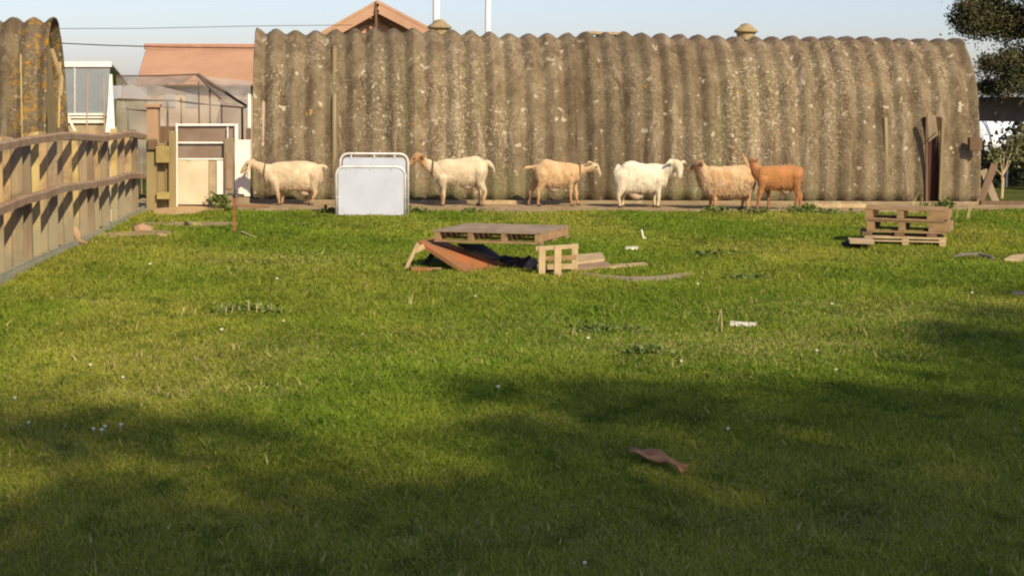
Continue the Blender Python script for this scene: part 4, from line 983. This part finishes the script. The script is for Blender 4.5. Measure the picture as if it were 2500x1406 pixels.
def catmull(pts, m=5):
    """pts: list of equal-length tuples of floats"""
    A = [np.array(p, float) for p in pts]; A = [2*A[0]-A[1]]+A+[2*A[-1]-A[-2]]; out = []
    for i in range(1, len(A)-2):
        for j in range(m):
            t = j/m; p0, p1, p2, p3 = A[i-1:i+3]
            out.append(.5*((2*p1)+(-p0+p2)*t+(2*p0-5*p1+4*p2-p3)*t*t+(-p0+3*p1-3*p2+p3)*t**3))
    out.append(A[-2]); return out
def limb(bm, pts, n=14, dome=True):
    """pts: (x, y, z, r_inplane, r_side): tapered rounded limb, rings across the path"""
    q = catmull(pts); q = [np.array([*a[:3], max(a[3], .004), max(a[4], .004)]) for a in q]; rings_ = []
    L = len(q)
    for i, a in enumerate(q):
        d = Vector(q[min(i+1, L-1)][:3])-Vector(q[max(i-1, 0)][:3]); d.normalize()
        side = Vector((0, 1, 0))-d*d.y
        if side.length < .3: side = Vector((1, 0, 0))-d*d.x
        side.normalize(); up = d.cross(side)
        rings_.append((Vector(a[:3]), a[3], a[4], up, side))
    def cap(rg, d, r):
        c, a, b, u, s = rg; return [(c+d*r*math.sin(t), a*math.cos(t), b*math.cos(t), u, s) for t in (.45, .9, 1.3)]
    d0 = (rings_[0][0]-rings_[1][0]).normalized(); d1 = (rings_[-1][0]-rings_[-2][0]).normalized()
    rings_ = cap(rings_[0], d0, min(rings_[0][1], rings_[0][2]))[::-1]+rings_+cap(rings_[-1], d1, min(rings_[-1][1], rings_[-1][2]))
    ell(bm, None, n, rings_)
def goat(label, foot, trunk, neck, head, legs, ears, tail, coat, legc, headc, eye=None, horns=(), beard=None, collar=None, rough=.0065, udder=None, locks=0, extra=(), bellyc=None, vox=.0105):
    Yg = G(*foot).y; org = Vector((P(foot[0], foot[1], Yg).x, Yg, 0))
    root = thing('goat', label, 'goat', org, 'goats standing in a row along the hut')
    def L(px, py, dy=0): v = P(px, py, Yg+dy)-org; return v
    bm = BM()
    # trunk: (px, top, bottom, halfwidth)
    rings_ = []
    tk = catmull(trunk, 5)
    n = 26
    rs = []
    for (x, t, b, w) in tk:
        T, B = L(x, t), L(x, b); c = (T+B)/2; h = (T.z-B.z)/2; rs.append((c, h, w))
    def tr_ring(c, h, w):
        out = []
        for k in range(n):
            a = 2*math.pi*k/n; sx = math.cos(a); cz = math.sin(a)
            ww = w*(1-.12*cz) if cz > 0 else w
            out.append(bm.verts.new(c+Vector((0, sx*ww*(abs(sx)**-.12 if abs(sx) > .01 else 1), cz*h))))
        return out
    R_ = [tr_ring(*r) for r in rs]
    for p, q in zip(R_, R_[1:]):
        for k in range(n): bm.faces.new((p[k], p[(k+1) % n], q[(k+1) % n], q[k]))
    for ring, s, nb in ((R_[0], rs[0], rs[1]), (R_[-1], rs[-1], rs[-2])):
        sg = 1 if s[0].x > nb[0].x else -1; prev = ring
        for t in (.5, 1.0, 1.35):
            cur = [bm.verts.new(s[0]+(v.co-s[0])*math.cos(t)+Vector((sg*s[1]*.42*math.sin(t), 0, 0))) for v in ring]
            for k in range(n): bm.faces.new((prev[k], prev[(k+1) % n], cur[(k+1) % n], cur[k]))
            prev = cur
        bm.faces.new(prev)
    def LP(lst): return [(*L(p[0], p[1], p[4] if len(p) > 4 else 0), p[2], p[3]) for p in lst]
    limb(bm, LP(neck)); limb(bm, LP(head))
    for e in extra: limb(bm, LP(e))
    hoofs = []
    for lg in legs:
        pts = []
        for (px, py, r, dy) in lg: v = L(px, py, dy); pts.append((*v, r, r*.92))
        z = pts[-1][2]
        pts[-1] = (pts[-1][0], pts[-1][1], .055, pts[-1][3], pts[-1][4])
        limb(bm, pts, 12); hoofs.append((pts[-1], pts[-2]))
    for e in ears: limb(bm, [(*L(p[0], p[1], p[4]), p[2], p[3]) for p in e], 10)
    if tail: limb(bm, LP(tail), 10)
    if beard: limb(bm, LP(beard), 10)
    bmesh.ops.recalc_face_normals(bm, faces=bm.faces)
    me = bpy.data.meshes.new('tmp'); bm.to_mesh(me); bm.free()
    to = bpy.data.objects.new('tmp', me); COL.objects.link(to)
    md = to.modifiers.new('r', 'REMESH'); md.mode = 'VOXEL'; md.voxel_size = vox; md.use_smooth_shade = True
    m2 = to.modifiers.new('s', 'SMOOTH'); m2.iterations = 5; m2.factor = .5
    dg = bpy.context.evaluated_depsgraph_get(); dg.update(); me2 = bpy.data.meshes.new_from_object(to.evaluated_get(dg))
    bpy.data.objects.remove(to); me2.name = 'body'
    nv = len(me2.vertices); cos = np.empty(nv*3, np.float32); me2.vertices.foreach_get('co', cos); cos = cos.reshape(-1, 3)
    nrm = np.array([v.normal[:] for v in me2.vertices]); rr_ = random.Random(len(label))
    sd = rr_.random()*50; disp = np.array([mnoise.noise(Vector((c[0]*14+sd, c[1]*14, c[2]*9)))+.6*mnoise.noise(Vector((c[0]*34+sd, c[1]*34, c[2]*20))) for c in cos])
    cos += nrm*(disp*rough)[:, None]; me2.vertices.foreach_set('co', cos.ravel()); me2.update()
    # coat colour: body, face and lower legs differ; shaggy goat's face is darkened for shade
    hc = np.array(L(head[0][0], head[0][1])); nk = np.array(L(neck[len(neck)//2][0], neck[len(neck)//2][1])); dirx = np.sign(hc[0]-nk[0]) or 1
    th = np.clip(((cos[:, 0]-nk[0])*dirx+.02)/max(.05, abs(hc[0]-nk[0])), 0, 1)
    th *= (cos[:, 2] > nk[2]-.22)
    tlg = np.clip((.30-cos[:, 2])/.18, 0, 1)
    col = np.array(coat)[None]*(1-th[:, None])+np.array(headc)[None]*th[:, None]
    col = col*(1-tlg[:, None])+np.array(legc)[None]*tlg[:, None]
    pn = np.array([mnoise.noise(Vector((c[0]*5+sd, c[1]*5, c[2]*5))) for c in cos]); col *= (1+.12*pn)[:, None]
    if bellyc is not None:
        pm = np.clip((pn-.0)*5, 0, 1)[:, None]*.75; col = col*(1-pm)+np.array(bellyc)[None]*pm
    ca = me2.color_attributes.new('coat', 'FLOAT_COLOR', 'POINT'); ca.data.foreach_set('color', np.concatenate([col, np.ones((nv, 1))], 1).astype(np.float32).ravel())
    me2.materials.clear(); me2.materials.append(M['coat']); me2.polygons.foreach_set('use_smooth', [True]*len(me2.polygons))
    body = bpy.data.objects.new('body', me2); COL.objects.link(body); body.parent = root; body['_o'] = tuple(org)
    for (p, q) in hoofs:
        bm = BM(); x, y, r = p[0], p[1], p[3]; fx = dirx*.012
        rg = []
        for z, s, o_ in ((.0, 1.35, fx), (.025, 1.25, fx*.8), (.062, .98, 0)):
            rg.append([bm.verts.new(org+Vector((x+o_+r*s*1.1*math.cos(a), y+r*s*math.sin(a), z))) for a in [2*math.pi*k/12 for k in range(12)]])
        for a, b in zip(rg, rg[1:]):
            for k in range(12): bm.faces.new((a[k], a[(k+1) % 12], b[(k+1) % 12], b[k]))
        bm.faces.new(rg[0][::-1]); bm.faces.new(rg[-1]); obj('hoof', bm, M['hoof'], root, smooth=True)
    if eye:
        for e in eye:
            bm = BM(); bmesh.ops.create_icosphere(bm, subdivisions=2, radius=.014); bmesh.ops.translate(bm, verts=bm.verts, vec=org+L(e[0], e[1], e[2])); obj('eye', bm, M['eye'], root, smooth=True)
    for h in horns:
        bm = BM(); limb(bm, [(*(org+L(p[0], p[1], p[4])), p[2], p[3]) for p in h], 8); obj('horn', bm, M['horn'], root, smooth=True)
    if udder:
        bm = BM(); limb(bm, [(*(org+L(p[0], p[1], p[4] if len(p) > 4 else 0)), p[2], p[3]) for p in udder], 12); obj('udder', bm, M['udder'], root, smooth=True)
    if collar:
        a, b, w = collar; A_, B_ = org+L(*a), org+L(*b); c = (A_+B_)/2; u = (A_-B_)/2; bm = BM()
        tube(bm, [c+u*1.02*math.cos(t)+Vector((0, w*math.sin(t), 0)) for t in [2*math.pi*k/24 for k in range(25)]], .011, 6, cap=False); obj('collar', bm, M['collar'], root)
    if True:
        # shaggy hanging locks of hair on flanks and belly
        idx = [v.index for v in me2.vertices if v.co.z > .26 and abs(v.normal.z) < .95 and v.normal.y < .35]
        rr_.shuffle(idx); vs, cs = [], []
        for ii in idx[:locks or 1500]:
            v = me2.vertices[ii]; l = rr_.uniform(.02, .05) if locks else rr_.uniform(.012, .028); w = rr_.uniform(.003, .007) if locks else rr_.uniform(.002, .004); s = v.normal.cross(Vector((0, 0, 1)))
            if s.length < .1: continue
            s.normalize(); p = v.co+v.normal*.002; dn = (Vector((rr_.uniform(-.3, .3), 0, -1))+v.normal*.22).normalized()
            vs += [org+p-s*w, org+p+s*w, org+p+dn*l*.6+s*w*.7+v.normal*(.004 if locks else .003), org+p+dn*l]; cs += [tuple(col[ii]*rr_.uniform(.85, 1.08))]*4
        m_ = np_mesh('hair', np.array([tuple(v-org) for v in vs]), np.full(len(vs)//4, 4), np.arange(len(vs)), M['coat'])
        a = m_.color_attributes.new('coat', 'FLOAT_COLOR', 'POINT'); a.data.foreach_set('color', np.concatenate([np.array(cs), np.ones((len(cs), 1))], 1).astype(np.float32).ravel())
        fo = bpy.data.objects.new('hair', m_); COL.objects.link(fo); fo.parent = body
    return root
N_, F_ = -.085, .085
# 1: cream goat, head low at left
goat('cream goat at the far left lowering its head before the white board', (690, 505),
     [(655, 402, 452, .085), (680, 396, 462, .125), (710, 394, 466, .15), (740, 393, 468, .155), (762, 396, 466, .13), (778, 402, 455, .10)],
     [(664, 425, .13, .085), (648, 416, .105, .07), (634, 408, .075, .058), (620, 402, .06, .05)],
     [(618, 397, .052, .05), (608, 401, .060, .052), (600, 409, .046, .042), (593, 417, .032, .032), (590, 421, .026, .028)],
     [[(668, 440, .072, N_), (676, 465, .036, N_), (680, 483, .024, N_), (682, 497, .020, N_), (682, 502, .024, N_)],
      [(676, 440, .07, F_), (688, 465, .034, F_), (690, 483, .024, F_), (688, 497, .020, F_), (687, 501, .024, F_)],
      [(768, 430, .10, N_), (766, 455, .058, N_), (769, 472, .032, N_+.0), (764, 485, .024, N_), (762, 498, .020, N_), (761, 503, .025, N_)],
      [(764, 430, .09, F_), (756, 455, .052, F_), (757, 472, .030, F_), (753, 485, .022, F_), (752, 497, .020, F_), (751, 501, .024, F_)]],
     [[(613, 398, .018, .012, -.05), (606, 412, .026, .013, -.085), (602, 424, .014, .010, -.10)], [(614, 394, .018, .012, .05), (619, 389, .02, .012, .10)]],
     [(779, 406, .03, .03), (790, 406, .028, .024), (797, 410, .02, .018)],
     (.58, .47, .32), (.40, .25, .13), (.52, .40, .26), eye=[(604, 403, -.052)], beard=[(604, 422, .018, .016), (605, 434, .012, .010), (606, 442, .006, .006)], collar=((648, 398), (644, 432), .085),
     udder=[(732, 463, .05, .05), (742, 470, .055, .05), (750, 473, .03, .03)])
# 2: cream goat with tan head behind the hurdle
goat('cream goat with a tan head and raised rump right of the white hurdles', (1130, 507),
     [(1070, 393, 452, .09), (1090, 388, 449, .13), (1115, 388, 451, .155), (1145, 383, 453, .155), (1165, 381, 450, .13), (1180, 391, 442, .10)],
     [(1076, 420, .135, .09), (1060, 412, .11, .075), (1045, 402, .085, .06), (1032, 394, .068, .055)],
     [(1030, 383, .058, .055), (1018, 384, .064, .055), (1009, 392, .048, .045), (1001, 399, .034, .034), (996, 402, .028, .030)],
     [[(1080, 435, .08, N_), (1083, 458, .042, N_), (1083, 478, .028, N_), (1082, 496, .021, N_), (1081, 504, .026, N_)],
      [(1076, 430, .07, F_), (1078, 458, .038, F_), (1080, 478, .026, F_), (1080, 496, .021, F_), (1080, 502, .025, F_)],
      [(1172, 420, .105, N_), (1174, 448, .062, N_), (1184, 468, .034, N_), (1181, 484, .025, N_), (1180, 498, .021, N_), (1179, 504, .026, N_)],
      [(1168, 420, .09, F_), (1164, 448, .052, F_), (1172, 466, .030, F_), (1171, 484, .024, F_), (1169, 498, .020, F_), (1168, 502, .025, F_)]],
     [[(1026, 383, .02, .012, -.055), (1035, 381, .026, .013, -.10), (1042, 380, .012, .009, -.13)], [(1020, 375, .018, .012, .04), (1017, 369, .014, .010, .08)]],
     [(1181, 395, .032, .03), (1193, 398, .036, .03), (1202, 407, .032, .026), (1207, 418, .018, .015)],
     (.58, .50, .35), (.42, .27, .15), (.42, .25, .12), eye=[(1012, 388, -.055)], horns=[[(1028, 378, .014, .012, -.03), (1036, 374, .011, .010, -.035), (1044, 373, .005, .005, -.04)]], collar=((1058, 388), (1054, 428), .09),
     udder=[(1128, 449, .05, .05), (1140, 454, .055, .05), (1152, 455, .03, .03)])
# 3: tan goat facing right
goat('slim tan goat facing right in the middle of the row', (1350, 507),
     [(1312, 402, 440, .09), (1326, 390, 455, .13), (1345, 391, 459, .15), (1370, 396, 458, .145), (1392, 398, 452, .12), (1408, 401, 445, .085)],
     [(1402, 420, .11, .08), (1416, 416, .085, .065), (1430, 411, .066, .052), (1444, 408, .056, .048)],
     [(1444, 403, .048, .048), (1453, 407, .056, .050), (1459, 415, .042, .040), (1463, 423, .032, .032), (1464, 428, .025, .028)],
     [[(1394, 440, .065, N_), (1394, 460, .034, N_), (1393, 480, .023, N_), (1395, 498, .019, N_), (1397, 506, .024, N_)],
      [(1400, 438, .06, F_), (1405, 462, .032, F_), (1407, 480, .022, F_), (1410, 496, .019, F_), (1412, 502, .023, F_)],
      [(1322, 425, .10, N_), (1322, 448, .062, N_), (1315, 468, .036, N_), (1315, 482, .025, N_), (1313, 498, .020, N_), (1316, 506, .025, N_)],
      [(1312, 425, .08, F_), (1306, 448, .052, F_), (1296, 468, .033, F_), (1296, 482, .024, F_), (1290, 496, .019, F_), (1290, 503, .024, F_)]],
     [[(1446, 399, .018, .012, -.05), (1440, 396, .024, .013, -.09), (1433, 396, .012, .009, -.12)], [(1449, 398, .018, .012, .04), (1452, 391, .014, .010, .08)]],
     [(1310, 407, .03, .026), (1296, 409, .028, .022), (1281, 411, .022, .018)],
     (.53, .37, .21), (.38, .21, .10), (.52, .40, .25), eye=[(1456, 408, -.05)], collar=((1416, 399), (1414, 432), .075), horns=[[(1449, 400, .014, .012, -.02), (1452, 393, .011, .010, -.02), (1457, 390, .005, .005, -.02)]],
     udder=[(1344, 457, .05, .05), (1352, 462, .05, .045), (1362, 462, .03, .03)])
# 4: white goat, head turned
goat('plump white goat facing right with its head turned to the camera', (1560, 511),
     [(1510, 412, 465, .11), (1526, 396, 473, .155), (1545, 393, 472, .175), (1570, 400, 471, .175), (1598, 399, 469, .15), (1620, 402, 458, .11)],
     [(1612, 425, .135, .095), (1626, 418, .11, .08, -.03), (1638, 411, .085, .07, -.07), (1648, 406, .066, .06, -.10)],
     [(1640, 399, .070, .070, -.08), (1652, 402, .078, .074, -.12), (1659, 410, .064, .060, -.17), (1660, 421, .046, .046, -.21), (1659, 431, .034, .038, -.235)],
     [[(1606, 440, .08, N_), (1608, 462, .042, N_), (1608, 484, .027, N_), (1606, 502, .021, N_), (1606, 512, .026, N_)],
      [(1602, 440, .07, F_), (1598, 462, .036, F_), (1598, 480, .025, F_), (1597, 494, .020, F_), (1597, 500, .025, F_)],
      [(1516, 430, .115, N_), (1516, 460, .070, N_), (1510, 480, .036, N_), (1512, 492, .027, N_), (1513, 503, .022, N_), (1514, 509, .027, N_)],
      [(1524, 430, .10, F_), (1528, 460, .060, F_), (1522, 480, .033, F_), (1521, 490, .024, F_), (1520, 498, .020, F_), (1520, 502, .025, F_)]],
     [[(1645, 398, .02, .012, -.14), (1635, 396, .027, .013, -.18), (1626, 400, .014, .010, -.19)], [(1660, 398, .02, .012, -.09), (1669, 395, .026, .013, -.06), (1676, 399, .012, .010, -.06)]],
     [(1509, 405, .03, .03), (1502, 418, .024, .022), (1499, 434, .018, .016), (1497, 442, .010, .010)],
     (.68, .63, .50), (.55, .45, .29), (.60, .52, .37), eye=[(1651, 407, -.185), (1666, 405, -.165)], beard=[(1658, 430, .018, .016, -.23), (1657, 438, .010, .010, -.23), (1656, 444, .005, .005, -.23)],
     udder=[(1540, 470, .06, .06), (1552, 478, .065, .06), (1564, 478, .04, .04)])
# 5: shaggy goat
goat('shaggy pale tan goat facing left with its tail up, second from the right', (1780, 515),
     [(1722, 407, 470, .12), (1742, 406, 484, .17), (1765, 407, 486, .19), (1790, 404, 487, .19), (1812, 403, 484, .165), (1830, 410, 470, .11)],
     [(1738, 445, .19, .14), (1724, 430, .15, .11), (1714, 416, .11, .085, .03), (1708, 404, .072, .062, .05)],
     [(1708, 400, .056, .058, .05), (1700, 402, .058, .052, .07), (1692, 407, .044, .042, .10), (1684, 411, .032, .034, .12), (1680, 413, .026, .03, .13)],
     [[(1742, 460, .08, N_), (1744, 480, .045, N_), (1746, 494, .028, N_), (1746, 506, .023, N_), (1745, 514, .028, N_)],
      [(1736, 460, .07, F_), (1736, 480, .040, F_), (1735, 494, .027, F_), (1735, 505, .022, F_), (1734, 511, .027, F_)],
      [(1824, 445, .12, N_), (1826, 468, .070, N_), (1829, 484, .038, N_), (1825, 496, .027, N_), (1826, 506, .023, N_), (1825, 513, .028, N_)],
      [(1812, 445, .10, F_), (1812, 468, .060, F_), (1817, 484, .034, F_), (1813, 496, .025, F_), (1812, 505, .022, F_), (1811, 510, .027, F_)]],
     [[(1708, 402, .02, .014, .0), (1714, 396, .028, .016, -.05), (1718, 390, .014, .010, -.07)], [(1706, 396, .018, .012, .09), (1702, 389, .022, .012, .12)]],
     [(1824, 408, .04, .04), (1821, 394, .038, .034), (1815, 382, .026, .022), (1813, 374, .012, .012)],
     (.54, .39, .23), (.38, .19, .10), (.25, .15, .085), eye=[(1694, 404, .02)], rough=.012, locks=2200, bellyc=(.46, .29, .15))  # dark brown face colour also carries the shade on the turned head
# 6: brown goat
goat('rust brown goat at the right end of the row behind the shaggy goat', (1900, 517),
     [(1858, 408, 455, .09), (1875, 405, 464, .13), (1900, 404, 466, .15), (1925, 402, 466, .15), (1942, 405, 460, .125), (1954, 414, 448, .09)],
     [(1862, 430, .12, .085), (1852, 420, .10, .07, .05), (1844, 410, .08, .06, .12), (1838, 403, .062, .052, .17)],
     [(1842, 396, .050, .05, .17), (1836, 396, .052, .048, .20), (1828, 399, .040, .038, .24), (1821, 403, .030, .030, .27)],
     [[(1862, 440, .075, N_), (1858, 465, .042, N_), (1852, 487, .027, N_), (1849, 505, .021, N_), (1848, 515, .026, N_)],
      [(1868, 440, .07, F_), (1874, 465, .038, F_), (1876, 482, .025, F_), (1876, 497, .020, F_), (1876, 504, .025, F_)],
      [(1944, 430, .105, N_), (1944, 455, .064, N_), (1948, 478, .035, N_), (1944, 492, .026, N_), (1942, 506, .021, N_), (1942, 515, .026, N_)],
      [(1940, 430, .09, F_), (1944, 455, .055, F_), (1954, 476, .033, F_), (1954, 490, .024, F_), (1953, 502, .020, F_), (1953, 508, .025, F_)]],
     [[(1842, 396, .018, .012, .13), (1848, 391, .024, .013, .10), (1853, 388, .012, .009, .08)], [(1838, 391, .016, .011, .22), (1836, 384, .014, .010, .25)]],
     [(1953, 412, .03, .028), (1959, 416, .024, .02), (1961, 424, .014, .012)],
     (.40, .185, .068), (.26, .11, .05), (.28, .105, .05), eye=[(1832, 396, .17)],
     udder=[(1906, 462, .045, .05), (1918, 467, .05, .05), (1928, 466, .03, .03)], horns=[[(1840, 392, .014, .012, .15), (1845, 387, .011, .010, .15), (1851, 386, .005, .005, .15)]])

# ------------------------------------------------------------------ trees behind the viewer, whose crowns throw the long soft shade over the near lawn
def crown_for(px, py, Yt, w, h, dz=0):
    h *= 1.15
    g0 = G(px, py); k = (g0.y-Yt)/(-S.y); c = g0+S*k; return ((c.x, c.y, c.z+dz), (w, w*.8, h))
def shade_tree(tx_, Yt, blobs, n, label, sd, size=.12):
    tx_ = sum(c[0] for c, r in blobs)/len(blobs); mz = min(c[2] for c, r in blobs)-.3
    t = thing('broadleaf_tree', label, 'tree', (tx_, Yt, 0), 'tall trees behind the viewer')
    bm = BM(); tube(bm, [(tx_, Yt, -.2), (tx_+.1, Yt, 1.6), (tx_, Yt+.1, 2.8), (tx_, Yt, mz)], [.35, .28, .22, .12], 12)
    for c, r in blobs:
        c = Vector(c); s0 = Vector((tx_, Yt, mz)); tube(bm, [s0, s0.lerp(c, .5), c], [.06, .035, .012], 7)
    obj('trunk', bm, M['bark'], t, smooth=True)
    leafy('crown', blobs, n, size, M['leaf'], t, sd=sd, elong=1.9)
YT = -10.0
def blobset(lst, Yt): return [crown_for(px, py, Yt, w, h) for px, py, w, h in lst]
shade_tree(crown_for(300, 1250, YT, 1, 1)[0][0], YT, blobset([
    (60, 1060, .75, .35), (330, 1090, .6, .35), (520, 1050, .45, .22), (60, 1400, 1.0, .5), (400, 1230, .28, .45), (600, 1150, .5, .2), (760, 1250, .5, .22), (480, 1500, 1.2, .6), (100, 1700, 1.6, 1.2), (700, 1650, 1.4, 1.2), (-200, 1250, .8, .9), (-300, 1010, .5, .3)], YT), 6000, 'tall broadleaf tree behind the viewer on the left', 41)
shade_tree(crown_for(1250, 1250, YT, 1, 1)[0][0], YT, blobset([
    (1180, 1240, .6, .5), (1300, 1080, .7, .28), (1500, 980, .6, .25), (1700, 960, .6, .22), (1000, 1330, .6, .4), (1500, 1200, .8, .45), (1350, 980, .7, .22), (1800, 1010, .5, .25), (1350, 1450, 1.2, .6), (1750, 1150, .6, .4), (1000, 1060, .5, .22), (1200, 1700, 1.6, 1.2), (1700, 1650, 1.5, 1.1), (850, 1080, .4, .2)], YT), 7500, 'tall broadleaf tree directly behind the viewer', 42)
shade_tree(crown_for(2300, 1250, YT, 1, 1)[0][0], YT, blobset([
    (2000, 970, .6, .3), (2300, 900, .6, .3), (2450, 780, .6, .25), (2600, 720, .8, .3), (2100, 1130, .7, .4), (2400, 1050, .8, .5), (2450, 1300, .7, .6), (2150, 1500, 1.3, .6), (2700, 900, 1.0, .9), (2520, 850, .7, .45), (2330, 1000, .7, .4), (2560, 1000, .8, .6), (2500, 720, .5, .16), (2300, 1700, 1.6, 1.2), (2800, 1300, 1.4, 1.5), (1900, 1330, .4, .3)], YT), 12000, 'tall broadleaf tree behind the viewer on the right', 43)
for o in list(bpy.data.objects):
    if '_o' in o: del o['_o']
